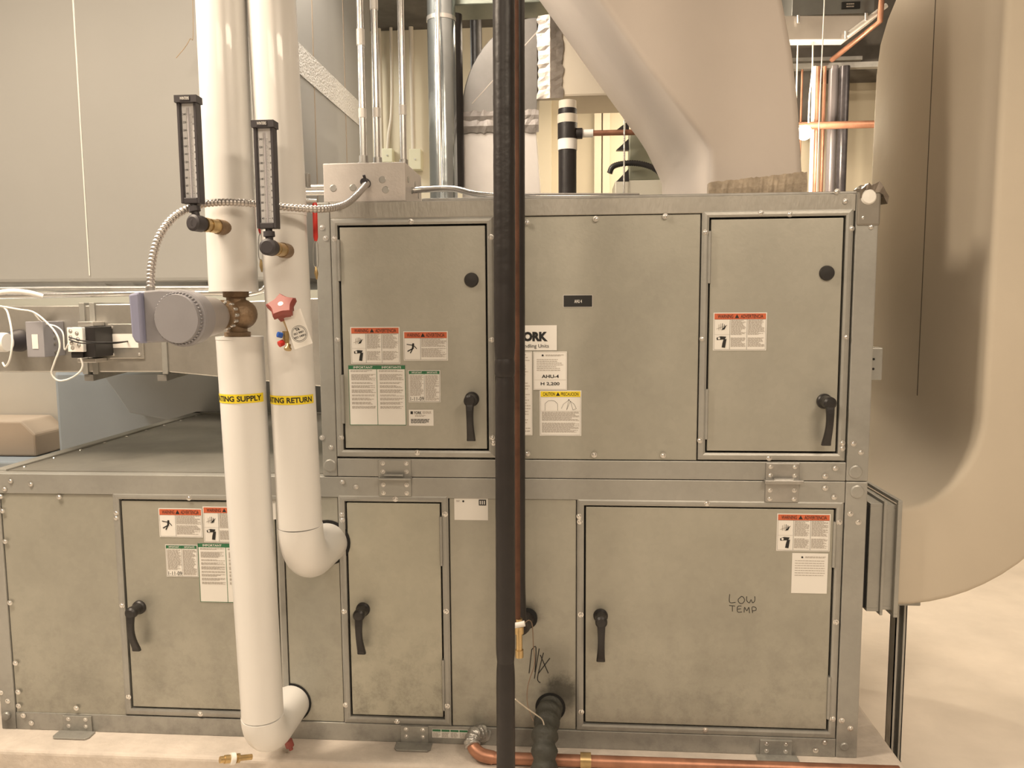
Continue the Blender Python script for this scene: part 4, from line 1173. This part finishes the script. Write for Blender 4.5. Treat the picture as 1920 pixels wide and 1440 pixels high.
# support channel post
PX, PY = ax(1674, 1395, 0.17), 0.17
ps = thing('support_post', 'slotted galvanised channel post propping the beige elbow duct', 'post', (PX, PY, 0))
zt = cz - 0.56 - 0.004
mb = MB(); mb.box(PX - 0.016, PX + 0.016, PY + 0.016, PY + 0.02, 0.002, zt); mb.box(PX - 0.016, PX - 0.013, PY - 0.02, PY + 0.02, 0.002, zt); mb.box(PX + 0.013, PX + 0.016, PY - 0.02, PY + 0.02, 0.002, zt)
mb.box(PX - 0.016, PX - 0.007, PY - 0.02, PY - 0.017, 0.002, zt); mb.box(PX + 0.007, PX + 0.016, PY - 0.02, PY - 0.017, 0.002, zt)
mb.build('channel', G_rail, ps)
mb = MB(); mb.box(PX - 0.022, PX + 0.05, PY - 0.03, PY + 0.06, zt - 0.03, zt - 0.001); mb.build('top_bracket', G_rail, ps, bevel=0.004)
mb = MB(); mb.box(PX - 0.018, PX + 0.018, PY - 0.022, PY + 0.022, 0, 0.004); mb.build('foot_plate', G_rail, ps)

# electrical box on the cabinet's right side
sb = thing('side_box', 'small steel box fixed to the right side of the upper cabinet', 'electrical box', (UX1 + 0.02, 0.2, az(1645, 713, 0.1)))
za, zb = az(1645, 652, 0.12), az(1645, 713, 0.12)
mb = MB(); mb.box(UX1 + 0.001, ax(1655, 680, 0.12), 0.12, 0.22, zb, za); mb.build('box', G_rail, sb, bevel=0.003)
for k in (0.35, 0.65):
    mb = MB(); mb.lathe(((UX1 + ax(1655, 680, 0.12)) / 2 + 0.012, 0.12, zb + (za - zb) * k), (0, -1, 0), [(0, 0.0035), (0.001, 0.0035), (0.001, .0001)], 10); mb.build('screw', gasket, sb)

# ------------------------------------------------------------------ left: big grey duct, galvanised run
BY = 0.55
bz = az(200, 532, BY); bxr = ax(545, 300, BY)
gd = thing('large_duct', 'huge grey wrapped duct filling the upper left behind the pipes', 'duct', (-3, 1.2, bz))
def duct_outline(o, rc=0.11, n=10):
    pts = [(-2.45, 1.75 + o), (-2.45, BY - o)]
    for k in range(n + 1):
        a = -math.pi / 2 + math.pi / 2 * k / n
        pts.append((bxr - rc + (rc + o) * math.cos(a), BY + rc + (rc + o) * math.sin(a)))
    pts.append((bxr + o, 1.75 + o)); return pts
mb = MB(); mb.prism(duct_outline(0), bz, CEIL - 0.02, 'XY', sm=False)
gw = mb.build('wrap', painted, gd, bevel=0.02, seg=3)
for yy in (0.83, 1.25):
    mb = MB(); mb.box(bxr - 0.001, bxr + 0.0025, yy, yy + 0.006, bz + 0.02, CEIL - 0.03); mb.build('wrap_seam', mat('tan_seam', (0.25, 0.2, 0.15), 0.7), gd)
p0, p1 = at(133, 0, BY), at(150, 255, BY)
xl = at(155, 300, BY).x
mb = MB(); mb.box(xl - 0.002, xl + 0.002, BY - 0.0015, BY + 0.01, bz + 0.03, CEIL - 0.03); mb.build('wrap_seam', mat('pale_seam', (0.62, 0.60, 0.56), 0.4), gd)
# foil tape bands on the right side face
for (y0p, zc_) in ((0, az(572, 120, 0.75)),):
    mb = MB(); ol = duct_outline(0.003); mb.prism([(bxr - 0.112, 1.6), (bxr - 0.112, BY - 0.003)] + ol[2:-1] + [(bxr + 0.003, 1.6)], zc_ - 0.06, zc_ + 0.05, 'XY'); mb.build('tape_band', mat('woven_tape', (0.55, 0.54, 0.52), 0.4, 0.1, 0.1, 60, 0.8, 120), gd)
# wrinkled foil hem beneath
mb = MB(); rg = []
for i in range(60):
    x = -3.0 + (bxr + 3.0 - 0.02) * i / 59
    w_ = random.uniform(-0.006, 0.006)
    rg.append([(x, BY - 0.004 + w_, bz + 0.004), (x, BY + 0.06 + w_, bz - 0.026 + w_), (x, BY + 0.14, bz - 0.018), (x, BY + 0.14, bz + 0.004)])
mb.loft(rg); mb.build('hem', G_duct, gd)

# thin cord hanging in front of it
tag(MB().tube(smoothpath([Vector((at(364, -60, 0.50).x, 0.50, CEIL)), at(362, 30, 0.50), at(355, 75, 0.50), at(330, 109, 0.48)], 8), 0.0012, 6).build('cord', mat('cord_brown', (0.28, 0.2, 0.12), 0.6)), 'loose thin brown cord dangling left of the supply pipe top', 'cord')
# hanger wire down to the galvanised duct
RY = 0.20
tag(MB().tube([at(205, 571, RY + 0.04), at(168, 520, RY + 0.04) if False else Vector((at(170, 520, RY + 0.04).x, RY + 0.04, az(170, 520, RY + 0.04))), Vector((at(163, 420, RY + 0.04).x, RY + 0.04, CEIL))][1:] , 0.0012, 6).build('hanger_wire', steeld), 'thin hanger wire dropping to the galvanised duct at left', 'wire')

zr1, zr0 = az(200, 572, RY), az(200, 698, RY)
rd = thing('galvanised_duct', 'rectangular galvanised duct run at left with wiring boxes on its face', 'duct', (-2, RY + 0.15, zr0))
xa, xb = ax(178, 640, RY), ax(308, 640, RY)
mb = MB(); mb.box(-3.4, xa - 0.004, RY, RY + 0.33, zr0, zr1); mb.build('left_section', G_duct, rd, bevel=0.004)
mb = MB(); mb.box(xa, xb, RY, RY + 0.33, zr0, zr1 + 0.004); mb.build('middle_section', G_duct, rd, bevel=0.004)
mb = MB()
xc = UX0 - 0.004
rA = [(xb + 0.004, RY, zr0), (xb + 0.004, RY, zr1), (xb + 0.004, RY + 0.33, zr1), (xb + 0.004, RY + 0.33, zr0)]
rB = [(xc, RY - 0.01, zr0 - 0.05), (xc, RY - 0.01, zr1 + 0.02), (xc, RY + 0.4, zr1 + 0.02), (xc, RY + 0.4, zr0 - 0.05)]
mb.loft([rA, rB]); mb.build('flared_section', G_duct, rd, bevel=0.004)
for x in (ax(158, 640, RY), xa - 0.002, xb):
    mb = MB(); mb.box(x - 0.008, x + 0.010, RY - 0.006, RY + 0.34, zr0 - 0.006, zr1 + 0.008); mb.build('drive_cleat', G_rail, rd, bevel=0.002)
for px in (158, 295):
    x = ax(px, 705, RY)
    mb = MB(); mb.prism([(RY + 0.0, zr0 - 0.008), (RY + 0.0, zr0 - 0.028), (RY + 0.33, zr0 - 0.008)], x, x + 0.03, 'YZ'); mb.build('hanger_angle', steeld, rd)
mb = MB(); x0_, x1_, za_, zb_ = ax(205, 640, RY), ax(270, 640, RY), az(235, 672, RY), az(235, 607, RY)
mb.box(x0_, x1_, RY - 0.006, RY + 0.001, za_, zb_); pl = mb.build('access_plate', G_duct, rd, bevel=0.002)
for px, py in ((211, 614), (214, 664), (263, 664)): screw(pl, ax(px, py, RY), az(px, py, RY), RY - 0.006, 0.0045)
mb = MB(); mb.box(ax(209, 650, RY), ax(262, 650, RY), RY - 0.0078, RY - 0.006, az(235, 652, RY), az(235, 626, RY)); mb.build('plate_label', paper, pl)

# conduit above the run
z_ = az(120, 553, RY + 0.02)
tag(MB().tube([Vector((-3.4, RY + 0.02, z_ - 0.02)), at(120, 553, RY + 0.02), at(300, 549, RY + 0.02), at(440, 549, RY + 0.02)] + smoothpath([at(470, 551, RY + 0.02), at(495, 543, RY + 0.02), at(508, 520, RY + 0.02)], 6) + [Vector((ax(509, 480, RY + .02), RY + 0.02, S + 0.3))], 0.0095, 16).build('steel_conduit', steel), 'long galvanised conduit running above the left duct', 'conduit')
tag(MB().tube([Vector((-3.4, RY + 0.10, z_ + 0.01)), at(120, 541, RY + 0.10), at(480, 540, RY + 0.1)], 0.008, 14).build('steel_conduit', steeld), 'dull conduit behind the long galvanised one at left', 'conduit')

# relay and boxes on the duct
def px_box(x0, y0, x1, y1, Y0, Y1, mt, nm, parent, bevel=0.002):
    r_ = rect(x0, y0, x1, y1, Y0); mb = MB(); mb.box(r_[0], r_[1], Y0, Y1, r_[2], r_[3]); return mb.build(nm, mt, parent, bevel=bevel)
cbx = thing('control_box', 'grey steel control box with small white label on the left duct', 'electrical box', at(66, 668, 0.11))
px_box(49, 603, 82, 670, 0.10, RY - 0.001, greyp, 'box', cbx)
px_box(60, 627, 71, 654, 0.0985, 0.10, paper, 'label', cbx, 0)
for y in (622, 633, 644, 660):
    mb = MB(); c = at(95, y, 0.15); mb.lathe((rect(49, 603, 82, 670, 0.10)[1], 0.15, c.z), (1, 0, 0), [(0, 0.005), (0.003, 0.005), (0.003, 0.0001)], 10); mb.build('knockout', steeld, cbx)
tr_ = thing('transformer', 'black and white relay with screw terminals on the left duct', 'electrical relay', at(155, 670, 0.10))
px_box(153, 613, 178, 670, 0.10, RY - 0.001, blackp, 'black_core', tr_)
px_box(126, 614, 155, 660, 0.085, 0.12, wirew, 'terminal_block', tr_)
px_box(133, 660, 155, 671, 0.09, RY - 0.001, blackp, 'base_block', tr_)
px_box(145, 603, 175, 612, 0.14, RY - 0.001, zinc, 'mounting_tab', tr_); px_box(145, 672, 180, 680, 0.14, RY - 0.001, zinc, 'mounting_tab', tr_)
for i, (px, py) in enumerate(((132, 621), (144, 625), (132, 632), (146, 636), (134, 643), (148, 647), (136, 652))):
    screw(tr_, ax(px, py, 0.085), az(px, py, 0.085), 0.085, 0.004, 'terminal_screw')
pr_ = thing('duct_sensor', 'white round sensor housing at the left edge of the picture', 'sensor', at(10, 660, 0.1))
mb = MB(); c = at(2, 642, 0.10); mb.lathe(c + Vector((-0.06, 0, 0)), (1, 0, 0), [(0, 0.030), (0.075, 0.030), (0.082, 0.027)], 28); mb.build('housing', wirew, pr_)
mb = MB(); c2 = at(12, 640, 0.14); mb.lathe(Vector((c2.x, RY - 0.001, c2.z)), (0, -1, 0), [(0, 0.036), (0.02, 0.034), (0.07, 0.02)], 24); mb.build('base', charc, pr_)
W1 = [at(-20, 572, 0.10), at(0, 574, 0.10), at(35, 580, 0.09), at(62, 585, 0.085), at(85, 602, 0.08), at(105, 625, 0.075), at(112, 650, 0.075), at(102, 680, 0.075), at(97, 700, 0.08), at(108, 713, 0.085), at(128, 711, 0.09), at(148, 699, 0.09), at(155, 685, 0.09), at(151, 671, 0.088)]
tag(MB().tube(smoothpath(W1, 8), 0.0028, 8).build('white_wire', wirew), 'white wire sweeping down under the relay on the left duct', 'wire')
W2 = [at(-20, 573, 0.11), at(8, 577, 0.10), at(18, 600, 0.08), at(23, 640, 0.06), at(18, 675, 0.06), at(10, 687, 0.07), at(5, 680, 0.08)]
tag(MB().tube(smoothpath(W2, 8), 0.003, 8).build('white_wire', wirew), 'white wire hooking round the sensor at the left edge', 'wire')
W3 = [at(62, 585, 0.09), at(72, 598, 0.10), at(82, 606, 0.12), at(105, 612, 0.10), at(118, 625, 0.09), at(121, 655, 0.09), at(128, 645, 0.085)]
tag(MB().tube(smoothpath(W3, 8), 0.0022, 8).build('white_wire', wirew), 'white wire from control box to relay terminals', 'wire')
for dz, nm in ((0, 'upper black lead stretching from the relay to the access plate'), (5, 'lower black lead stretching from the relay to the access plate')):
    P_ = [at(130, 632 + dz, 0.08), at(150, 638 + dz, 0.06), at(180, 642 + dz * .3, 0.08), at(215, 642 + dz * .3, 0.13), at(240, 640, RY - 0.006)]
    tag(MB().tube(smoothpath(P_, 8), 0.0022, 8).build('black_wire', blackp), nm, 'wire')
mb = MB(); pts_ = smoothpath([at(-20, 552, 0.12), at(20, 546, 0.12), at(55, 549, 0.14), at(80, 556, 0.16)], 8)
tag(mb.tube(pts_, 0.008, 10).build('white_cable', wirew), 'thick white cable on top of the left duct', 'cable')

# ducts seen beneath the run
mb = MB(); c = at(105, 780, 1.45)
mb.box(c.x, bxr + 0.3, 1.45, 2.3, PADZ + 0.001, S - 0.30); tag(mb.build('blue_grey_duct', bluew, bevel=0.02), 'blue-grey wrapped duct behind the lower cabinet top', 'duct')
mb = MB(); P_ = [(at(200, 700, 1.40).x, az(200, 700, 1.4)), (at(330, 700, 1.40).x, S - 0.30), (at(330, 760, 1.4).x + 0.5, S - 0.30), (at(330, 760, 1.4).x + 0.5, S - 0.62), (at(250, 770, 1.4).x, az(250, 772, 1.4))]
tag(mb.prism(P_, 1.36, 1.449).build('blue_grey_duct', bluew, bevel=0.008), 'slanted blue-grey duct fitting just behind the lower cabinet top', 'duct')
mb = MB(); c = at(108, 800, 1.75)
mb.box(-4.5, c.x + 0.15, 1.80, 2.5, 0.1, S - 0.06); tag(mb.build('beige_duct', canvas, bevel=0.02), 'beige wrapped duct low at the left edge, behind the cabinet', 'duct')
mb = MB(); x1_ = ax(78, 815, 1.6); zt_ = az(50, 787, 1.6); zb_ = az(50, 852, 1.6)
mb.prism([(-3.6, zt_), (x1_ - 0.07, zt_), (x1_, zt_ - 0.07), (x1_, zb_), (-3.6, zb_)], 1.55, 1.79); tag(mb.build('beige_duct', mat('tan_wrap', (0.50, 0.38, 0.27), 0.7, 0, .05, 3), bevel=0.01), 'small tan chamfered duct at the far left edge', 'duct')
mb = MB(); mb.box(-3.6, ax(70, 860, 1.5), 1.42, 1.79, 0.3, zb_ - 0.003); tag(mb.build('blue_grey_duct', bluew, bevel=0.01), 'pale blue-grey ledge duct under the small tan duct', 'duct')

# ------------------------------------------------------------------ background centre
# aluminium jacketed pipe
AYp = 1.0
c = at(832, 345, AYp)
jp = thing('jacketed_pipe', 'shiny aluminium-jacketed pipe rising behind the junction box, right of the steel conduits', 'pipe', (c.x, AYp, UZ1))
zt_ = az(822, 20, AYp)
MB().tube([(c.x, AYp, UZ1 + 0.001), (c.x, AYp, CEIL)], 0.056, 32).build('jacket', mat('aluminium_jacket', (0.42, 0.46, 0.48), 0.2, 0.95, 0.1, 10, 0.2, 8), jp)
MB().tube([(c.x, AYp, az(822, 42, AYp)), (c.x, AYp, az(822, 34, AYp))], 0.0585, 32).build('joint_band', steel, jp)
vrun('steel_tube', 'slim steel tube in front of the shiny jacketed pipe', 'pipe', 826, None, 352, 0.9, 0.008, steel)
vrun('black_pipe', 'black insulated pipe just right of the shiny jacketed pipe', 'pipe', 858, 28, 355, 1.1, 0.028, foam)
vrun('black_pipe', 'black pipe showing above the galvanised elbow duct', 'pipe', 907, 28, 1400, 1.62, 0.028, foam)
# galvanised elbow duct
EY0, EY1 = 1.12, 1.31
xl_, xr_ = ax(866, 300, EY0), ax(1005, 300, EY0)
zb_, zt_ = az(930, 228, EY0), az(1000, 32, EY0)
ge = thing('elbow_duct', 'galvanised quarter-round elbow duct with taped joints, behind the black pipe', 'duct', ((xl_ + xr_) / 2, 1.2, UZ1))
xe = ax(1008, 120, EY0)
poly = [(xr_, zb_), (xl_, zb_)]
for k in range(1, 15):
    a = math.pi / 2 * k / 14; poly.append((xe - (xe - xl_) * math.cos(a), zb_ + 0.02 + (zt_ - zb_ - 0.02) * math.sin(a)))
poly += [(xe, zb_ + 0.10)]
mb = MB(); mb.prism(poly, EY0, EY1); mb.build('elbow', galv('elbow_sheet', (0.21, 0.20, 0.19), 0.38, 0.75, 0.04, 20, 0.18), ge, bevel=0.003)
# raised stiffening crease
mb = MB(); mb.tube([at(885, 195, EY0 + .003), at(1012, 55, EY0 + .003)], 0.004, 8); mb.build('crease', canvasw, ge)
mb = MB(); mb.loft([[(xl_ - 0.0, EY0 + 0.005, UZ1), (xr_ + 0.03, EY0 + 0.005, UZ1), (xr_ + 0.03, EY1, UZ1), (xl_, EY1, UZ1)], [(xl_ + 0.0, EY0 + 0.005, zb_ - 0.04), (xr_, EY0 + 0.005, zb_ - 0.04), (xr_, EY1, zb_ - 0.04), (xl_, EY1, zb_ - 0.04)]])
mb.build('riser', mat('bright_sheet', (0.62, 0.59, 0.57), 0.35, 0.4, 0.06, 6), ge, bevel=0.002)
mb = MB(); rg = []
for i in range(24):
    x = xl_ - 0.006 + (xr_ - xl_ + 0.018) * i / 23; j = lambda s=.006: random.uniform(-s, s)
    rg.append([(x, EY0 - 0.006, zb_ - 0.045 + j()), (x, EY0 - 0.018 + j(.002), zb_ - 0.02), (x, EY0 - 0.010, zb_ + 0.004 + j(.004)), (x, EY0 - 0.017 + j(.002), zb_ + 0.02), (x, EY0 - 0.004, zb_ + 0.045 + j()), (x, EY0 + 0.01, zb_ + 0.04), (x, EY0 + 0.01, zb_ - 0.04)])
mb.loft(rg); mb.build('tape_joint', mat('grey_mastic', (0.33, 0.30, 0.28), 0.5, 0.3, 0.25, 20, 0.5, 30), ge)
mb = MB(); rg = []
xa_, xb_ = ax(1008, 110, EY0), ax(1055, 110, EY0); za_, zc_ = az(1030, 186, EY0), az(1030, 30, EY0)
for i in range(20):
    z = za_ + (zc_ - za_) * i / 19; w = xb_ - xa_; j = lambda s=.006: random.uniform(-s, s)
    rg.append([(xa_ + j(), EY0 - 0.004, z), (xa_ + w * .3, EY0 - 0.014 + j(.003), z), (xa_ + w * .5, EY0 - 0.02, z), (xa_ + w * .75, EY0 - 0.012 + j(.003), z), (xb_ + j(), EY0 - 0.004, z), (xb_, EY0 + 0.02, z), (xa_, EY0 + 0.02, z)])
mb.loft(rg); mb.build('tape_joint', mat('grey_foil_tape', (0.34, 0.31, 0.28), 0.4, 0.6, 0.3, 14, 0.3, 30), ge)
# beige duct continuing right from the elbow
mb = MB(); mb.box(xb_ - 0.01, ax(1300, 100, EY0) + 0.3, EY0 + 0.002, EY0 + 0.3, az(1100, 180, EY0), az(1100, 20, EY0) + 0.1); tag(mb.build('beige_duct', canvas, bevel=0.01), 'beige duct between the taped galvanised elbow and the white chute', 'duct')
# dark green-grey duct at the very top
mb = MB(); mb.box(ax(845, 5, 1.07), ax(1068, 8, 1.07), 1.07, 1.24, az(950, 6, 1.07), az(950, 6, 1.07) + 0.3); tag(mb.build('overhead_duct', galv('green_grey_sheet', (0.23, 0.25, 0.21), 0.4, 0.4), bevel=0.004), 'dark green-grey overhead duct crossing the top behind the black pipe', 'duct')
# black riser with tee and copper branch
RYb = 1.08
br = thing('black_riser', 'black insulated riser with tan collars and a copper branch, left of the white chute', 'pipe', (at(1063, 350, RYb).x, RYb, UZ1))
cx_ = at(1064, 300, RYb).x
def seg(y0, y1, r, mt, nm):
    MB().tube([(cx_, RYb, az(1064, y1, RYb)), (cx_, RYb, az(1064, y0, RYb))], r, 24).build(nm, mt, br)
MB().tube([(cx_, RYb, UZ1 + 0.001), (cx_, RYb, az(1064, 282, RYb))], 0.037, 24).build('lower_foam', foam, br)
seg(282, 262, 0.0395, wirew, 'pale_band'); seg(262, 232, 0.040, foam, 'tee_wrap'); seg(232, 216, 0.041, beigew, 'tan_collar'); seg(216, 205, 0.038, foam, 'upper_foam'); seg(211, 190, 0.036, beigew, 'tan_collar')
z_ = az(1100, 250, RYb)
MB().tube([(cx_, RYb, z_), (at(1092, 250, RYb).x, RYb, z_)], 0.022, 16).build('tee_branch', foam, br)
MB().tube([(at(1090, 250, RYb).x, RYb, z_), (at(1112, 250, RYb).x, RYb, z_)], 0.0165, 8).build('union', wirew, br)
MB().tube([(at(1108, 250, RYb).x, RYb, z_), (at(1215, 250, RYb).x, RYb, z_)], 0.0115, 14).build('copper_branch', copper, br)
# trim posts on the wall
for px, w_, lab in ((1020, 0.045, 'cream wall pilaster right of the galvanised elbow'), (1121, 0.022, 'cream vertical trim strip, left of the pair behind the copper branch'), (1137, 0.022, 'cream vertical trim strip, right of the pair behind the copper branch')):
    c = at(px, 300, 2.6); mb = MB(); mb.box(c.x - w_, c.x + w_, 2.62, 2.70, 0.0, 2.9); tag(mb.build('wall_trim', wallm, bevel=0.004), lab, 'wall trim')
# hanging bracket, hose and panel left of chute bottom
rdY = 1.06
tag(MB().tube([Vector((at(1170, 340, rdY).x, rdY, UZ1 + 0.02)), Vector((at(1170, 340, rdY).x, rdY, az(1170, 200, rdY)))], 0.004, 10).build('threaded_rod', steel), 'thin bright threaded rod behind the white chute', 'rod')
for y0, y1, lab in ((228, 246, 'upper black hanger clip on the rod'), (262, 283, 'middle black hanger clip on the rod'), (318, 342, 'lower black hanger clip on the rod')):
    P_ = [(ax(1178, y0, 1.1), az(1178, y0, 1.1)), (ax(1179, y1, 1.1), az(1178, y1, 1.1)), (ax(1155, y1, 1.1), az(1155, y1, 1.1))]
    tag(MB().prism(P_, 1.08, 1.11).build('hanger_clip', blackp), lab, 'hanger clip', 'black clips on the rod')
gp = [at(1143, 325, 1.10), at(1150, 312, 1.10), at(1175, 306, 1.10), at(1205, 308, 1.10), at(1230, 318, 1.10), at(1245, 335, 1.10)]
sp_ = smoothpath(gp, 14); tag(MB().tube(sp_, [0.010 + 0.003 * (i % 2) for i in range(len(sp_))], 12).build('corrugated_hose', blackp), 'short black corrugated hose arching behind the white chute', 'hose')
r_ = rect(1180, 245, 1262, 338, 1.16); mb = MB(); mb.box(r_[0], r_[1], 1.16, 1.24, r_[2], r_[3]); tag(mb.build('electrical_cabinet', mat('olive_panel', (0.30, 0.31, 0.24), 0.5, 0.2), bevel=0.004), 'olive-grey metal panel partly hidden by the white chute', 'panel')
r_ = rect(1153, 339, 1262, 352, 1.10); mb = MB(); mb.box(r_[0], r_[1], 1.08, 1.30, UZ1 + 0.0, r_[3]); tag(mb.build('mounting_rail', mat('pale_rail', (0.6, 0.58, 0.5), 0.4, 0.3), bevel=0.003), 'pale rail on the cabinet top beneath the olive panel', 'rail')

# ------------------------------------------------------------------ right gap behind
QY = 2.2
un = thing('ceiling_unit', 'galvanised ceiling unit with sloped drip pan, seen in the gap at top right', 'ventilation unit', at(1560, 70, 2.0))
r_ = rect(1487, -120, 1642, 27, 1.9); mb = MB(); mb.box(r_[0], r_[1], 1.9, 2.15, r_[2], min(r_[3], CEIL - 0.02)); mb.build('casing', galv('unit_sheet', (0.30, 0.31, 0.30), 0.35, 0.7), un, bevel=0.003)
r_ = rect(1578, 4, 1612, 17, 1.9); mb = MB(); mb.box(r_[0], r_[1], 1.893, 1.9, r_[2], r_[3]); pl = mb.build('rating_plate', ink, un)
mb = MB(); lines(mb, r_[0] + 0.02, r_[1] - 0.02, r_[2] + 0.006, r_[3] - 0.008, 1.892, 0, 0.012, 0.5); mb.build('plate_print', micro, pl)
P_ = [(ax(1470, 27, 1.85), az(1470, 27, 1.85)), (ax(1590, 73, 1.85), az(1475, 73, 1.85)), (ax(1662, 18, 1.85), az(1662, 22, 1.85))]
P_ = [(ax(1470, 73, 1.85), az(1500, 73, 1.85)), (ax(1588, 73, 1.85), az(1588, 73, 1.85)), (ax(1650, 27, 1.85), az(1650, 27, 1.85)), (ax(1470, 27, 1.85), az(1500, 27, 1.85))]
mb = MB(); mb.prism(P_, 1.86, 1.94); mb.build('drip_pan', mat('pan_sheet', (0.62, 0.58, 0.54), 0.4, 0.4, 0.08, 5), un, bevel=0.004)
mb = MB(); mb.tube([at(1588, 66, 1.85), at(1662, 10, 1.85)], 0.012, 8); mb.build('edge_trim', wirew, un)
for px, py in ((1497, 36), (1586, 66), (1624, 32)):
    mb = MB(); mb.tube([at(px, py - 7, 1.84), at(px, py + 7, 1.84)], 0.007, 8); mb.build('hook', zinc, un)
# struts, and a dark block added to keep the space above them dark
mb = MB(); a = at(1480, 128, 2.3); mb.box(a.x - 0.3, a.x + 0.8, 2.28, 2.32, az(1540, 130, 2.3), az(1540, 120, 2.3)); tag(mb.build('strut_channel', steeld), 'horizontal strut channel above the vertical pipes, lower one', 'strut')
mb = MB(); mb.box(a.x - 0.3, a.x + 0.4, 2.34, 2.37, az(1540, 115, 2.35), az(1540, 108, 2.35)); tag(mb.build('strut_channel', steeld), 'horizontal strut channel above the vertical pipes, upper one', 'strut')
mb = MB(); mb.box(a.x - 0.4, a.x + 0.9, 2.40, 2.69, az(1540, 130, 2.4), CEIL - 0.01); tag(mb.build('added_dark_block', ceilm), 'dark block added under the ceiling to darken the space behind the strut channels', 'dark block')
tag(MB().tube([Vector((at(1560, 112, 2.25).x, 2.25, az(1560, 112, 2.25))), at(1650, 40, 1.82), at(1650, 40, 1.82) + Vector((0.02, 0, 0.6))], 0.014, 12).build('copper_pipe', copper), 'slanting copper pipe below the ceiling unit', 'pipe')
tag(MB().tube([Vector((at(1480, 235, 2.05).x, 2.05, az(1550, 235, 2.05))), Vector((at(1640, 235, 2.05).x, 2.05, az(1550, 235, 2.05)))], 0.019, 18).build('copper_pipe', copper), 'horizontal copper pipe in the gap beside the bright lamp', 'pipe')
G_ = 'vertical pipes in the gap at top right'
blk = mat('black_pipe_paint', (0.05, 0.045, 0.05), 0.3, 0.3, 0.3, 30)
for px, r_, Y, mt, lab in ((1501, 0.006, 2.3, copper, 'thin copper riser at the left of the gap'),
                           (1524, 0.012, 2.2, wirew, 'white riser at the left of the gap pipes'),
                           (1531, 0.011, 2.15, copper, 'copper riser left of the gap centre'),
                           (1543, 0.010, 2.25, copper, 'copper riser at the gap centre'),
                           (1560, 0.027, 2.30, mat('grey_pipe', (0.22, 0.20, 0.21), 0.35, 0.3), 'thick grey riser pipe in the gap'),
                           (1580, 0.027, 2.25, blk, 'thick black riser pipe with shiny tape in the gap')):
    c = at(px, 240, Y)
    o = MB().tube([(c.x, Y, 0.0), (c.x, Y, az(px, 125, Y))], r_, 16).build('riser_pipe', mt); tag(o, lab, 'pipe', G_)
mb = MB(); r_ = rect(1490, 132, 1528, 229, 2.5); mb.box(r_[0], r_[1], 2.45, 2.69, r_[2], r_[3]); tag(mb.build('dark_cabinet', ceilm), 'dark box on the wall behind the thin copper riser', 'box')
tag(MB().tube(smoothpath([Vector((at(1547, 0, 1.75).x, 1.75, CEIL)), at(1542, 90, 1.75), at(1537, 200, 1.75), Vector((at(1532, 342, 1.2).x, 1.2, UZ1 + 0.004))], 8), 0.003, 6).build('cable', wirew), 'thin pale cable hanging through the gap, right one', 'cable')
tag(MB().tube(smoothpath([at(1524, 70, 1.88), at(1523, 130, 1.9), at(1518, 180, 1.95), at(1516, 230, 2.0)], 8), 0.004, 6).build('cable', wirew), 'pale cable dropping from the drip pan, left one', 'cable')
# lamp
lp_ = at(1508, 249, 1.93)
lt = thing('wall_lamp', 'small round bright lamp glowing behind the white chute', 'lamp', (lp_.x, 1.93, lp_.z))
MB().sphere(lp_, 0.036, 20).build('bulb', mat('lamp_glow', (1.0, 0.86, 0.66), 0.5, emit=40), lt)
MB().tube([lp_ + Vector((0, 0.02, 0)), lp_ + Vector((0, 0.14, 0.0)), lp_ + Vector((0, 0.16, 0.02)), Vector((lp_.x, 2.09, CEIL))], 0.004, 10).build('stem', wirew, lt)
pl_ = bpy.data.lights.new('lamp_light', 'POINT'); pl_.energy = 45; pl_.color = (1, 0.84, 0.62); pl_.shadow_soft_size = 0.04
o = bpy.data.objects.new('lamp_light', pl_); col.objects.link(o); o.location = lp_ + Vector((0, -0.05, 0))
